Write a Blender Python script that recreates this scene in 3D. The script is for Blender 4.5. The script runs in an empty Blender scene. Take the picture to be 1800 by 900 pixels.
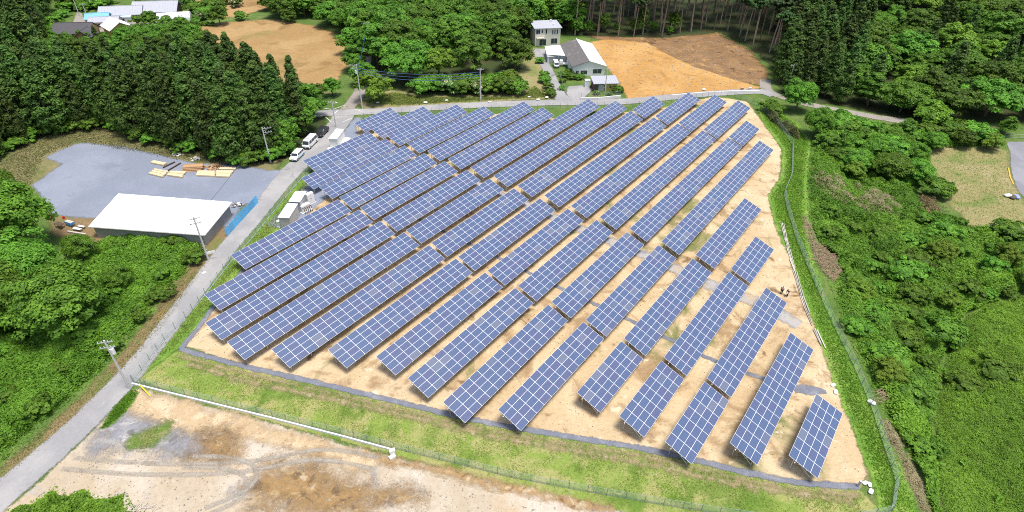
import bpy, bmesh, math, random
import numpy as np
from mathutils import Vector, Matrix
R = math.radians
random.seed(7); rng = np.random.default_rng(7)
scene = bpy.context.scene
col = scene.collection

# ------------------------------------------------------------------ camera
F, PITCH, ROLL, CAMH = 1063.98, 0.635544, 0.0151933, 63.2134
cam_data = bpy.data.cameras.new('camera'); cam = bpy.data.objects.new('camera', cam_data); col.objects.link(cam)
cam_data.sensor_width = 36.0; cam_data.lens = F / 1800 * 36.0; cam_data.clip_start = 0.5; cam_data.clip_end = 9000
cp, sp, cr, sr = math.cos(PITCH), math.sin(PITCH), math.cos(ROLL), math.sin(ROLL)
FWD = np.array([0, cp, -sp]); RI0 = np.array([1., 0, 0]); UP0 = np.array([0, sp, cp])
RIG = cr * RI0 + sr * UP0; UPV = -sr * RI0 + cr * UP0
m3 = Matrix((RIG, UPV, -FWD)).transposed().to_4x4(); m3.translation = (0, 0, CAMH)
cam.matrix_world = m3
scene.camera = cam

# ------------------------------------------------------------------ sky, sun, exposure
SUN_EL, SUN_AZ = R(77), R(128)           # azimuth measured clockwise from +Y
world = bpy.data.worlds.new('World'); scene.world = world; world.use_nodes = True
wn = world.node_tree.nodes; wl = world.node_tree.links
bg = wn['Background']; sky = wn.new('ShaderNodeTexSky'); sky.sky_type = 'NISHITA'; sky.sun_disc = False
sky.sun_elevation = SUN_EL; sky.sun_rotation = SUN_AZ; sky.air_density = 1.0; sky.dust_density = 3.0; sky.ozone_density = 1.0
wl.new(sky.outputs[0], bg.inputs[0]); bg.inputs[1].default_value = 0.105
sd = bpy.data.lights.new('sun', 'SUN'); sd.energy = 2.5; sd.angle = R(18); sd.color = (1.0, 0.96, 0.90)
sun = bpy.data.objects.new('sun', sd); col.objects.link(sun)
sdir = Vector((math.sin(SUN_AZ) * math.cos(SUN_EL), math.cos(SUN_AZ) * math.cos(SUN_EL), math.sin(SUN_EL)))
sun.rotation_euler = sdir.to_track_quat('Z', 'Y').to_euler(); sun.location = (0, 0, 200)
vs = scene.view_settings
vs.view_transform = 'Standard'; vs.look = 'None'; vs.exposure = 0.78; vs.gamma = 1.0; vs.use_curve_mapping = False
scene.cycles.pixel_filter_type = 'BLACKMAN_HARRIS'; scene.cycles.filter_width = 1.0; scene.cycles.use_denoising = False
scene.cycles.max_bounces = 6; scene.cycles.diffuse_bounces = 3; scene.cycles.glossy_bounces = 2
scene.cycles.transmission_bounces = 3; scene.cycles.transparent_max_bounces = 12

# ------------------------------------------------------------------ ground heights and survey helpers
def smooth(a, b, x):
    t = np.clip((x - a) / (b - a), 0, 1); return t * t * (3 - 2 * t)
def at0(x, y, z=0.0):
    d = FWD + RIG * (x - 900) / F - UPV * (y - 450) / F
    return np.array([0, 0, CAMH]) + d * ((z - CAMH) / d[2])
def seg_dist(px_, py_, poly, closed):
    """unsigned distance to a polyline, signed side of nearest piece"""
    best = np.full(px_.shape, 1e9); side = np.zeros(px_.shape)
    n = len(poly); k = n if closed else n - 1
    for i in range(k):
        ax, ay = poly[i][:2]; bx, by = poly[(i + 1) % n][:2]
        dx, dy = bx - ax, by - ay; L2 = dx * dx + dy * dy + 1e-12
        t = np.clip(((px_ - ax) * dx + (py_ - ay) * dy) / L2, 0, 1)
        ex, ey = px_ - ax - t * dx, py_ - ay - t * dy
        d = np.hypot(ex, ey); cr_ = dx * (py_ - ay) - dy * (px_ - ax)
        m = d < best; best = np.where(m, d, best); side = np.where(m, cr_, side)
    return best, side
def inside(px_, py_, poly):
    c = np.zeros(px_.shape, bool); n = len(poly)
    for i in range(n):
        ax, ay = poly[i][:2]; bx, by = poly[(i + 1) % n][:2]
        cond = ((ay > py_) != (by > py_)) & (px_ < (bx - ax) * (py_ - ay) / (by - ay + 1e-12) + ax)
        c ^= cond
    return c
FRONT = [at0(x, y)[:2] for x, y in [(318, 614), (420, 642), (560, 674), (700, 707), (850, 742), (1000, 768), (1150, 793), (1300, 828), (1400, 848), (1510, 856), (1640, 905)]]
RIGHT = [at0(x, y)[:2] for x, y in [(1330, 172), (1385, 205), (1420, 250), (1412, 300), (1398, 345), (1415, 430), (1445, 520), (1485, 620), (1530, 710), (1590, 850), (1640, 960)]]
FX0, FX1 = FRONT[0][0], FRONT[3][0]
def height(x, y):
    x = np.asarray(x, float); y = np.asarray(y, float)
    d, s = seg_dist(x, y, FRONT, False)
    below = (s < 0)
    depth = 0.45 + 1.35 * smooth(FX0 - 4, FX1, x)
    z = -np.where(below, depth * smooth(0.3, 8.5, d), 0) * smooth(FX0 - 16, FX0 - 3, x)
    d2, s2 = seg_dist(x, y, RIGHT, False)
    out = (s2 > 0) & (x > 20)
    z2 = -np.where(out, 2.6 * smooth(1.0, 11, d2), 0)
    z2 = z2 * (1 - smooth(118, 150, y))
    hill = 9.0 * smooth(0, 1, (y - 175 + 0.25 * (x - 75)) / 110) * smooth(70, 120, x)
    return np.minimum(z, z2) + hill
def at(x, y):
    z = 0.0
    for _ in range(8):
        p = at0(x, y, z); z = float(height(p[0], p[1]))
    p = at0(x, y, z); return Vector((p[0], p[1], float(height(p[0], p[1]))))
def az(x, y, z): return Vector(at0(x, y, z))
def W2(pts): return [tuple(at(x, y))[:2] for x, y in pts]
def H(x, y): return float(height(x, y))

# ------------------------------------------------------------------ object helpers
def tag(o, label=None, cat=None, group=None, kind=None):
    if label: o['label'] = label
    if cat: o['category'] = cat
    if group: o['group'] = group
    if kind: o['kind'] = kind
    return o
def empty(name, loc=(0, 0, 0), rz=0.0):
    o = bpy.data.objects.new(name, None); o.empty_display_size = 0.3
    o.location = loc; o.rotation_euler = (0, 0, rz); col.objects.link(o); return o
def link(name, me, parent=None, loc=(0, 0, 0), rot=(0, 0, 0), scale=(1, 1, 1)):
    o = bpy.data.objects.new(name, me); o.location = loc; o.rotation_euler = rot; o.scale = scale
    o.parent = parent; col.objects.link(o); return o
def fast_mesh(name, verts, faces4, mat=None, attrs=None, smooth_=False):
    me = bpy.data.meshes.new(name)
    verts = np.asarray(verts, np.float32); faces4 = np.asarray(faces4, np.int32); k = faces4.shape[1]
    me.vertices.add(len(verts)); me.vertices.foreach_set('co', verts.ravel())
    n = len(faces4)
    me.loops.add(n * k); me.loops.foreach_set('vertex_index', faces4.ravel())
    me.polygons.add(n); me.polygons.foreach_set('loop_start', np.arange(n, dtype=np.int32) * k)
    try: me.polygons.foreach_set('loop_total', np.full(n, k, np.int32))
    except Exception: pass
    if smooth_: me.polygons.foreach_set('use_smooth', np.ones(n, bool))
    if mat:
        for mm in (mat if isinstance(mat, (list, tuple)) else [mat]): me.materials.append(mm)
    for an, (dom, arr) in (attrs or {}).items():
        a = me.attributes.new(an, 'FLOAT', dom); a.data.foreach_set('value', np.asarray(arr, np.float32))
    me.update(calc_edges=True); return me
class MB:
    def __init__(s): s.v = []; s.f = []; s.mi = []
    def poly(s, pts, mi=0):
        b = len(s.v); s.v += [tuple(p) for p in pts]; s.f.append(tuple(range(b, b + len(pts)))); s.mi.append(mi); return s
    def hexa(s, p, mi=0):            # 8 points: bottom 4 ccw, top 4 ccw
        b = len(s.v); s.v += [tuple(q) for q in p]
        for q in ((3, 2, 1, 0), (4, 5, 6, 7), (0, 1, 5, 4), (1, 2, 6, 5), (2, 3, 7, 6), (3, 0, 4, 7)):
            s.f.append(tuple(b + i for i in q)); s.mi.append(mi)
        return s
    def box(s, c, d, mi=0, rz=0.0, M=None):
        x, y, z = d[0] / 2, d[1] / 2, d[2] / 2; ca, sa = math.cos(rz), math.sin(rz); P = []
        for zz in (-z, z):
            for xx, yy in ((-x, -y), (x, -y), (x, y), (-x, y)):
                q = Vector((c[0] + xx * ca - yy * sa, c[1] + xx * sa + yy * ca, c[2] + zz)); P.append(M @ q if M else q)
        return s.hexa(P, mi)
    def prism(s, prof, x0, x1, mi=0, axis='x'):   # prof (a,b) ccw polygon swept along axis
        b = len(s.v); n = len(prof)
        for xx in (x0, x1):
            for a_, c_ in prof: s.v.append((xx, a_, c_) if axis == 'x' else (a_, xx, c_))
        s.f.append(tuple(b + i for i in range(n))[::-1]); s.mi.append(mi)
        s.f.append(tuple(b + n + i for i in range(n))); s.mi.append(mi)
        for i in range(n):
            j = (i + 1) % n; s.f.append((b + i, b + j, b + n + j, b + n + i)); s.mi.append(mi)
        return s
    def tube(s, pts, rad, n=6, mi=0, caps=True):
        pts = [Vector(p) for p in pts]; rad = rad if isinstance(rad, (list, tuple)) else [rad] * len(pts); b = len(s.v)
        for i, p in enumerate(pts):
            t = (pts[min(i + 1, len(pts) - 1)] - pts[max(i - 1, 0)]).normalized()
            a = t.cross(Vector((0, 0, 1)));  a = Vector((1, 0, 0)) if a.length < 1e-3 else a.normalized()
            c = t.cross(a).normalized()
            for k in range(n):
                an = 2 * math.pi * k / n; s.v.append(tuple(p + (a * math.cos(an) + c * math.sin(an)) * rad[i]))
        for i in range(len(pts) - 1):
            for k in range(n):
                k2 = (k + 1) % n; s.f.append((b + i * n + k, b + i * n + k2, b + (i + 1) * n + k2, b + (i + 1) * n + k)); s.mi.append(mi)
        if caps:
            s.f.append(tuple(b + k for k in range(n))[::-1]); s.mi.append(mi)
            s.f.append(tuple(b + (len(pts) - 1) * n + k for k in range(n))); s.mi.append(mi)
        return s
    def mesh(s, name, mats):
        me = bpy.data.meshes.new(name); me.from_pydata(s.v, [], s.f)
        for m in (mats if isinstance(mats, (list, tuple)) else [mats]): me.materials.append(m)
        me.polygons.foreach_set('material_index', s.mi)
        bm = bmesh.new(); bm.from_mesh(me); bmesh.ops.recalc_face_normals(bm, faces=bm.faces); bm.to_mesh(me); bm.free()
        me.update(); return me
    def build(s, name, mats, parent=None, loc=(0, 0, 0), rot=(0, 0, 0), bevel=0.0):
        o = link(name, s.mesh(name, mats), parent, loc, rot)
        if bevel:
            bv = o.modifiers.new('bevel', 'BEVEL'); bv.width = bevel; bv.segments = 2; bv.limit_method = 'ANGLE'
        return o

# ------------------------------------------------------------------ materials
def new_mat(name):
    m = bpy.data.materials.new(name); m.use_nodes = True; nt = m.node_tree
    return m, nt, nt.nodes, nt.links, nt.nodes['Principled BSDF']
def nd(ns, t, **kw):
    n = ns.new(t)
    for k, v in kw.items(): setattr(n, k, v)
    return n
def noise(ns, ls, coord, scale, detail=5, rough=0.6, dist=0.0):
    n = ns.new('ShaderNodeTexNoise'); n.inputs['Scale'].default_value = scale; n.inputs['Detail'].default_value = detail
    n.inputs['Roughness'].default_value = rough; n.inputs['Distortion'].default_value = dist
    ls.new(coord, n.inputs['Vector']); return n.outputs['Fac']
def ramp(ns, ls, fac, lo, hi):
    n = ns.new('ShaderNodeMapRange'); n.inputs['From Min'].default_value = lo; n.inputs['From Max'].default_value = hi
    n.interpolation_type = 'SMOOTHSTEP'; ls.new(fac, n.inputs['Value']); return n.outputs['Result']
def mix(ns, ls, fac, a, b, mode='MIX'):
    n = ns.new('ShaderNodeMix'); n.data_type = 'RGBA'; n.blend_type = mode
    if hasattr(fac, 'node'): ls.new(fac, n.inputs[0])
    else: n.inputs[0].default_value = fac
    for v, i in ((a, 6), (b, 7)):
        if hasattr(v, 'node'): ls.new(v, n.inputs[i])
        else: n.inputs[i].default_value = (*v, 1) if len(v) == 3 else v
    return n.outputs[2]
def mth(ns, ls, op, a, b=None, clamp=False):
    n = ns.new('ShaderNodeMath'); n.operation = op; n.use_clamp = clamp
    for v, i in ((a, 0), (b, 1)):
        if v is None: continue
        if hasattr(v, 'node'): ls.new(v, n.inputs[i])
        else: n.inputs[i].default_value = v
    return n.outputs[0]
def soil(name, base, layers, fine=0.25, fine_scale=6.0, rough=0.95, bump=0.3, ragged=None, stretch=None):
    """base colour + list of (colour, noise scale, lo, hi[, distortion]); ragged = amplitude in metres of the uneven rim"""
    m, nt, ns, ls, bs = new_mat(name)
    geo = ns.new('ShaderNodeNewGeometry'); pos = geo.outputs['Position']
    if stretch:
        mp = ns.new('ShaderNodeMapping'); mp.inputs['Rotation'].default_value = (0, 0, stretch[0]); mp.inputs['Scale'].default_value = (stretch[1], stretch[2], 1)
        ls.new(pos, mp.inputs['Vector']); spos = mp.outputs[0]
    else: spos = pos
    c = base
    for i, L in enumerate(layers):
        off = ns.new('ShaderNodeVectorMath'); off.operation = 'ADD'; ls.new(spos if (stretch and L[1] > 0.2) else pos, off.inputs[0]); off.inputs[1].default_value = (17.3 * i + 3, 41.7 * i, 5 * i)
        f = noise(ns, ls, off.outputs[0], L[1], 6, 0.62, L[4] if len(L) > 4 else 0.4)
        c = mix(ns, ls, ramp(ns, ls, f, L[2], L[3]), c, L[0])
    fn = noise(ns, ls, spos, fine_scale, 6, 0.7)
    k = mth(ns, ls, 'ADD', mth(ns, ls, 'MULTIPLY', fn, 2 * fine), 1 - fine)
    comb = ns.new('ShaderNodeCombineColor'); [ls.new(k, comb.inputs[i]) for i in range(3)]
    c = mix(ns, ls, 1.0, c, comb.outputs[0], 'MULTIPLY')
    ls.new(c, bs.inputs['Base Color']); bs.inputs['Roughness'].default_value = rough; bs.inputs['Specular IOR Level'].default_value = 0.2
    if bump:
        b = ns.new('ShaderNodeBump'); b.inputs['Strength'].default_value = bump; b.inputs['Distance'].default_value = 0.15
        ls.new(mth(ns, ls, 'ADD', fn, noise(ns, ls, spos, fine_scale * 0.25, 4)), b.inputs['Height']); ls.new(b.outputs[0], bs.inputs['Normal'])
    if ragged:
        at_ = ns.new('ShaderNodeAttribute'); at_.attribute_name = 'edge'
        sc_ = ragged[1] if len(ragged) > 1 else 0.6; sf = ragged[2] if len(ragged) > 2 else 0.3
        nn = noise(ns, ls, pos, sc_, 8, 0.7, 0.5); n2 = noise(ns, ls, pos, 3.5, 4, 0.75)
        e = mth(ns, ls, 'ADD', at_.outputs['Fac'], mth(ns, ls, 'MULTIPLY', mth(ns, ls, 'SUBTRACT', nn, 0.5), 3 * ragged[0]))
        e = mth(ns, ls, 'ADD', e, mth(ns, ls, 'MULTIPLY', mth(ns, ls, 'SUBTRACT', n2, 0.5), 1.6 * ragged[0]))
        al = ramp(ns, ls, e, -sf * ragged[0] - 0.03, sf * ragged[0] + 0.05)
        ls.new(al, bs.inputs['Alpha'])
    return m
def plain(name, c, rough=0.6, metal=0.0, var=0.12, scale=1.5, spec=0.4, dirt=None, objrand=0.0):
    m, nt, ns, ls, bs = new_mat(name)
    tc = ns.new('ShaderNodeTexCoord'); f = noise(ns, ls, tc.outputs['Object'], scale, 6, 0.65)
    cc = mix(ns, ls, f, tuple(v * (1 - var) for v in c), tuple(min(1, v * (1 + var)) for v in c))
    if dirt:
        f2 = noise(ns, ls, tc.outputs['Object'], dirt[1], 7, 0.7, 0.6); cc = mix(ns, ls, ramp(ns, ls, f2, dirt[2], dirt[3]), cc, dirt[0])
    if objrand:
        oi = ns.new('ShaderNodeObjectInfo'); k = mth(ns, ls, 'ADD', mth(ns, ls, 'MULTIPLY', oi.outputs['Random'], 2 * objrand), 1 - objrand)
        comb = ns.new('ShaderNodeCombineColor'); [ls.new(k, comb.inputs[i]) for i in range(3)]
        cc = mix(ns, ls, 1.0, cc, comb.outputs[0], 'MULTIPLY')
    ls.new(cc, bs.inputs['Base Color']); bs.inputs['Roughness'].default_value = rough; bs.inputs['Metallic'].default_value = metal
    bs.inputs['Specular IOR Level'].default_value = spec
    return m
def leaf_mat(name, dark, light, objvar=0.25, trans=0.3, accent=None):
    m, nt, ns, ls, bs = new_mat(name)
    a = ns.new('ShaderNodeAttribute'); a.attribute_name = 'tint'
    c = mix(ns, ls, a.outputs['Fac'], dark, light)
    if accent:
        c = mix(ns, ls, ramp(ns, ls, a.outputs['Fac'], accent[1], accent[1] + 0.04), c, accent[0])
    oi = ns.new('ShaderNodeObjectInfo')
    hs = ns.new('ShaderNodeHueSaturation')
    ls.new(mth(ns, ls, 'ADD', mth(ns, ls, 'MULTIPLY', oi.outputs['Random'], 0.032), 0.482), hs.inputs['Hue'])
    ls.new(mth(ns, ls, 'ADD', mth(ns, ls, 'MULTIPLY', oi.outputs['Random'], 2 * objvar), 1 - objvar), hs.inputs['Value'])
    ls.new(c, hs.inputs['Color']); c = hs.outputs[0]
    ls.new(c, bs.inputs['Base Color']); bs.inputs['Roughness'].default_value = 0.55; bs.inputs['Specular IOR Level'].default_value = 0.25
    tr = ns.new('ShaderNodeBsdfTranslucent'); ls.new(c, tr.inputs[0]); mx = ns.new('ShaderNodeMixShader'); mx.inputs[0].default_value = trans
    ls.new(bs.outputs[0], mx.inputs[1]); ls.new(tr.outputs[0], mx.inputs[2]); ls.new(mx.outputs[0], ns['Material Output'].inputs[0])
    return m
# ================================================================== GROUND
LX = np.arange(-225, 246, 1.0); LY = np.arange(18, 301, 1.0)
GX = np.concatenate([[-4000, -2000, -1000, -500, -300], LX, [300, 500, 1000, 2000, 4000]])
GY = np.concatenate([[-2000, -800, -300, -100, -20], LY, [340, 450, 700, 1300, 2500, 5000]])
MX, MY = np.meshgrid(GX, GY); MZ = height(MX, MY)
def grid_faces(ny, nx):
    i = np.arange(ny * nx).reshape(ny, nx)
    return np.stack([i[:-1, :-1], i[:-1, 1:], i[1:, 1:], i[1:, :-1]], -1).reshape(-1, 4)
GRASS = soil('grass_ground', (0.085, 0.15, 0.030), [((0.13, 0.19, 0.045), 0.12, 0.42, 0.66), ((0.22, 0.19, 0.09), 0.22, 0.54, 0.72), ((0.05, 0.10, 0.02), 0.35, 0.55, 0.75)], fine=0.55, fine_scale=2.6, bump=0.8)
g = link('ground', fast_mesh('ground', np.stack([MX, MY, MZ], -1).reshape(-1, 3), grid_faces(len(GY), len(GX)), GRASS, smooth_=True))
tag(g, 'grassy ground running under the whole site', kind='structure')
LMX, LMY = np.meshgrid(LX, LY); LMZ = height(LMX, LMY); LNX = len(LX)
def sheet(name, poly, mat, off, label, margin=2.0, kind='structure', cat=None):
    d, _ = seg_dist(LMX, LMY, poly, True); ins = inside(LMX, LMY, poly); sdist = np.where(ins, d, -d)
    keepv = sdist > -margin
    c = keepv[:-1, :-1] | keepv[:-1, 1:] | keepv[1:, 1:] | keepv[1:, :-1]
    fi = grid_faces(len(LY), LNX)[c.ravel()]
    used, inv = np.unique(fi, return_inverse=True)
    V = np.stack([LMX.ravel()[used], LMY.ravel()[used], LMZ.ravel()[used] + off], -1)
    me = fast_mesh(name, V, inv.reshape(-1, 4), mat, {'edge': ('POINT', sdist.ravel()[used])}, smooth_=True)
    o = link(name, me); tag(o, label, cat, kind=kind); return o
def ribbon(name, pts, width, mat, off, label, step=0.8, ncross=7, kind='structure', extra=0.6, parent=None):
    """draped strip along world points; rim attribute in metres"""
    P = [np.array(p[:2]) for p in pts]; w = width if isinstance(width, (list, tuple)) else [width] * len(P)
    # Catmull-Rom resample
    Q, WQ = [], []
    for i in range(len(P) - 1):
        p0, p1, p2, p3 = P[max(i - 1, 0)], P[i], P[i + 1], P[min(i + 2, len(P) - 1)]
        n = max(2, int(np.linalg.norm(p2 - p1) / step))
        for k in range(n):
            t = k / n; Q.append(0.5 * ((2 * p1) + (-p0 + p2) * t + (2 * p0 - 5 * p1 + 4 * p2 - p3) * t * t + (-p0 + 3 * p1 - 3 * p2 + p3) * t ** 3)); WQ.append(w[i] * (1 - t) + w[i + 1] * t)
    Q.append(P[-1]); WQ.append(w[-1]); Q = np.array(Q); WQ = np.array(WQ)
    T = np.gradient(Q, axis=0); T /= np.linalg.norm(T, axis=1, keepdims=True) + 1e-9; N = np.stack([-T[:, 1], T[:, 0]], -1)
    ts = np.linspace(-1, 1, ncross); half = WQ / 2 + extra
    XY = Q[:, None, :] + N[:, None, :] * (ts[None, :, None] * half[:, None, None])
    Z = height(XY[..., 0], XY[..., 1]) + off
    edge = WQ[:, None] / 2 - np.abs(ts)[None] * half[:, None]
    me = fast_mesh(name, np.concatenate([XY, Z[..., None]], -1).reshape(-1, 3), grid_faces(len(Q), ncross), mat, {'edge': ('POINT', edge.ravel())}, smooth_=True)
    o = link(name, me, parent)
    if parent is None: tag(o, label, kind=kind)
    return o

SAND = soil('sandy_site_soil', (0.49, 0.365, 0.212), [((0.57, 0.445, 0.280), 0.10, 0.40, 0.62), ((0.32, 0.215, 0.115), 0.12, 0.49, 0.66, 1.5), ((0.19, 0.12, 0.058), 0.24, 0.57, 0.72, 1.2), ((0.18, 0.19, 0.07), 0.07, 0.57, 0.70, 1.2), ((0.64, 0.54, 0.39), 0.6, 0.58, 0.74), ((0.28, 0.21, 0.12), 1.6, 0.60, 0.76, 1.0)], fine=0.30, fine_scale=2.6, bump=0.6, ragged=(0.6, 0.5))
YARD = soil('dirt_yard_soil', (0.42, 0.345, 0.245), [((0.51, 0.445, 0.355), 0.07, 0.42, 0.62), ((0.34, 0.325, 0.31), 0.09, 0.52, 0.68, 1.5), ((0.46, 0.345, 0.215), 0.06, 0.54, 0.68, 1.0), ((0.26, 0.17, 0.09), 0.16, 0.64, 0.74, 1.5), ((0.57, 0.54, 0.49), 0.45, 0.62, 0.76, 1.0), ((0.30, 0.24, 0.17), 1.1, 0.62, 0.78, 1.0)], fine=0.28, fine_scale=1.8, bump=0.6, ragged=(0.6, 0.4))
TANY = soil('tan_yard_soil', (0.46, 0.34, 0.20), [((0.55, 0.43, 0.28), 0.3, 0.45, 0.62, 1.0), ((0.28, 0.18, 0.09), 0.5, 0.58, 0.72, 1.0), ((0.12, 0.17, 0.04), 0.9, 0.70, 0.76), ((0.60, 0.52, 0.40), 0.8, 0.60, 0.74)], fine=0.32, fine_scale=2.4, bump=0.7, ragged=(1.3, 0.3, 0.6))
GRAVEL = soil('blue_grey_gravel', (0.205, 0.230, 0.285), [((0.25, 0.275, 0.335), 0.07, 0.4, 0.65), ((0.19, 0.21, 0.265), 0.2, 0.56, 0.75), ((0.28, 0.30, 0.35), 0.5, 0.62, 0.76), ((0.16, 0.17, 0.20), 0.12, 0.66, 0.76, 1.5)], fine=0.2, fine_scale=4.0, bump=0.4, ragged=(0.8, 0.35, 0.5))
STRIP = soil('dark_gravel', (0.17, 0.18, 0.215), [((0.24, 0.245, 0.27), 0.5, 0.45, 0.7)], fine=0.4, fine_scale=5.0, bump=0.6, ragged=(0.3, 0.9))
PALEGR = soil('pale_gravel', (0.37, 0.355, 0.34), [((0.26, 0.27, 0.30), 0.4, 0.46, 0.66), ((0.44, 0.34, 0.22), 0.25, 0.52, 0.7)], fine=0.3, fine_scale=3.0, bump=0.5, ragged=(0.8, 0.4, 0.6))
ASPH = soil('worn_asphalt', (0.28, 0.275, 0.275), [((0.35, 0.34, 0.33), 0.12, 0.42, 0.65), ((0.18, 0.18, 0.185), 0.3, 0.58, 0.74), ((0.36, 0.345, 0.33), 0.5, 0.60, 0.75), ((0.15, 0.15, 0.15), 0.9, 0.66, 0.74)], fine=0.18, fine_scale=3.0, bump=0.2, ragged=(0.3, 0.6, 0.5))
CPARK = soil('carpark_asphalt', (0.21, 0.21, 0.235), [((0.26, 0.26, 0.28), 0.15, 0.45, 0.65)], fine=0.12, fine_scale=4.0, bump=0.12, ragged=(0.3, 0.6))
TRACK = soil('gravel_track', (0.30, 0.27, 0.235), [((0.22, 0.195, 0.165), 0.3, 0.5, 0.7), ((0.12, 0.15, 0.05), 0.3, 0.62, 0.74)], fine=0.25, fine_scale=2.5, bump=0.4, ragged=(0.4, 0.5))
FIELDB = soil('brown_tilled_soil', (0.32, 0.20, 0.080), [((0.38, 0.25, 0.11), 0.06, 0.4, 0.62), ((0.25, 0.155, 0.06), 0.1, 0.53, 0.68), ((0.22, 0.18, 0.06), 0.05, 0.58, 0.72), ((0.19, 0.115, 0.05), 0.7, 0.57, 0.74), ((0.36, 0.24, 0.12), 1.2, 0.6, 0.74)], fine=0.35, fine_scale=1.6, bump=0.8, ragged=(1.2, 0.35, 0.5), stretch=(R(20), 0.5, 2.6))
FIELDO = soil('orange_levelled_soil', (0.43, 0.235, 0.072), [((0.50, 0.30, 0.11), 0.06, 0.4, 0.62), ((0.33, 0.165, 0.045), 0.12, 0.55, 0.70, 1.0), ((0.54, 0.34, 0.14), 0.4, 0.56, 0.72), ((0.26, 0.13, 0.04), 0.8, 0.60, 0.72)], fine=0.32, fine_scale=1.4, bump=0.8, ragged=(0.9, 0.35, 0.5), stretch=(R(-30), 0.4, 2.4))
CLEAR = soil('dark_cleared_earth', (0.215, 0.125, 0.058), [((0.27, 0.16, 0.075), 0.09, 0.45, 0.60, 2.0), ((0.38, 0.235, 0.09), 0.13, 0.58, 0.68, 2.0), ((0.10, 0.06, 0.033), 0.2, 0.55, 0.68, 1.5), ((0.30, 0.20, 0.10), 0.8, 0.58, 0.72, 1.0)], fine=0.4, fine_scale=1.2, bump=1.0, ragged=(1.6, 0.3, 0.5))
MEADOW = soil('dry_meadow', (0.27, 0.235, 0.105), [((0.17, 0.205, 0.06), 0.12, 0.45, 0.66, 0.8), ((0.34, 0.28, 0.155), 0.2, 0.53, 0.7), ((0.10, 0.15, 0.04), 0.5, 0.60, 0.74)], fine=0.45, fine_scale=2.2, bump=0.8, ragged=(1.3, 0.3, 0.5))
BROWNG = soil('brown_litter', (0.22, 0.155, 0.08), [((0.15, 0.165, 0.05), 0.2, 0.48, 0.64), ((0.28, 0.20, 0.11), 0.3, 0.55, 0.7), ((0.34, 0.20, 0.085), 0.15, 0.60, 0.7)], fine=0.45, fine_scale=2.0, bump=0.8, ragged=(1.0, 0.35, 0.5))
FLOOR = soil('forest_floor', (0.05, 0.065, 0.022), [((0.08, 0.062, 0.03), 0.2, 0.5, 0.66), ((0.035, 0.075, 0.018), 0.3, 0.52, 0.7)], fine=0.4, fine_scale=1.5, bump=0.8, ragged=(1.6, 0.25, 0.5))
BRIGHT = soil('bright_bank_grass', (0.13, 0.25, 0.034), [((0.21, 0.31, 0.058), 0.2, 0.45, 0.65), ((0.28, 0.26, 0.11), 0.3, 0.58, 0.72, 0.8), ((0.06, 0.14, 0.022), 0.4, 0.54, 0.70)], fine=0.6, fine_scale=2.4, bump=0.9, ragged=(0.7, 0.4, 0.5))
BANK = soil('trodden_bank_grass', (0.205, 0.280, 0.055), [((0.33, 0.32, 0.12), 0.22, 0.42, 0.60, 1.0), ((0.12, 0.20, 0.03), 0.13, 0.50, 0.64, 1.0), ((0.36, 0.32, 0.17), 0.6, 0.58, 0.72, 1.0), ((0.12, 0.19, 0.03), 1.2, 0.58, 0.72)], fine=0.45, fine_scale=3.0, bump=0.9, ragged=(0.4, 0.5))
DRYG = soil('dry_yard_edge_grass', (0.20, 0.18, 0.08), [((0.12, 0.145, 0.045), 0.15, 0.48, 0.64), ((0.29, 0.23, 0.13), 0.2, 0.54, 0.7)], fine=0.45, fine_scale=2.2, bump=0.8, ragged=(1.0, 0.35, 0.5))

PAD = [(322, 606), (352, 572), (405, 505), (470, 432), (520, 392), (545, 350), (600, 300), (622, 222), (645, 210), (720, 203), (850, 203), (905, 198), (985, 210), (1095, 198), (1175, 188), (1255, 170), (1312, 178), (1345, 222), (1373, 262), (1370, 312), (1348, 345), (1362, 400), (1387, 455), (1412, 525), (1440, 600), (1470, 690), (1500, 762), (1526, 835), (1512, 856), (1400, 846), (1300, 826), (1150, 791), (1000, 766), (850, 740), (700, 705), (560, 672), (420, 640)]
PADW = [tuple(at0(x, y)[:2]) for x, y in PAD]
sheet('site_ground', PADW, SAND, 0.05, 'bare sandy ground under the solar arrays')
sheet('front_bank', W2([(240, 668), (300, 625), (318, 612), (420, 642), (560, 674), (700, 707), (850, 742), (1000, 768), (1150, 793), (1300, 828), (1400, 848), (1510, 858), (1540, 890), (1560, 930), (1130, 910), (1000, 878), (850, 842), (690, 799), (500, 748), (350, 707)]), BANK, 0.03, 'short trodden grass on the bank in front of the arrays')
sheet('dirt_yard', W2([(238, 682), (350, 712), (500, 752), (690, 805), (760, 822), (900, 857), (1050, 888), (1130, 912), (1180, 1010), (700, 1060), (200, 1010), (-60, 960), (20, 890), (90, 830), (150, 770), (186, 735), (215, 700)]), YARD, 0.05, 'pale and brown bare dirt yard at the bottom')
sheet('gravel_yard', W2([(57, 325), (110, 288), (80, 277), (98, 268), (138, 251), (215, 257), (300, 277), (345, 288), (420, 290), (470, 300), (497, 300), (470, 345), (425, 362), (405, 400), (150, 383), (95, 379), (72, 345)]), GRAVEL, 0.05, 'blue grey gravel yard beside the white roofed shed')
sheet('yard_verge', W2([(-40, 300), (60, 240), (180, 215), (300, 245), (440, 280), (500, 280), (480, 310), (400, 300), (300, 290), (120, 290), (60, 330), (-40, 420)]), DRYG, 0.03, 'dry grass verge round the gravel yard')
sheet('shed_surround', W2([(80, 372), (170, 380), (230, 385), (420, 385), (440, 350), (470, 340), (395, 430), (330, 520), (285, 560), (275, 530), (330, 460), (360, 420), (160, 425), (90, 412)]), BROWNG, 0.04, 'brown weedy earth round the white roofed shed')
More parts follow.
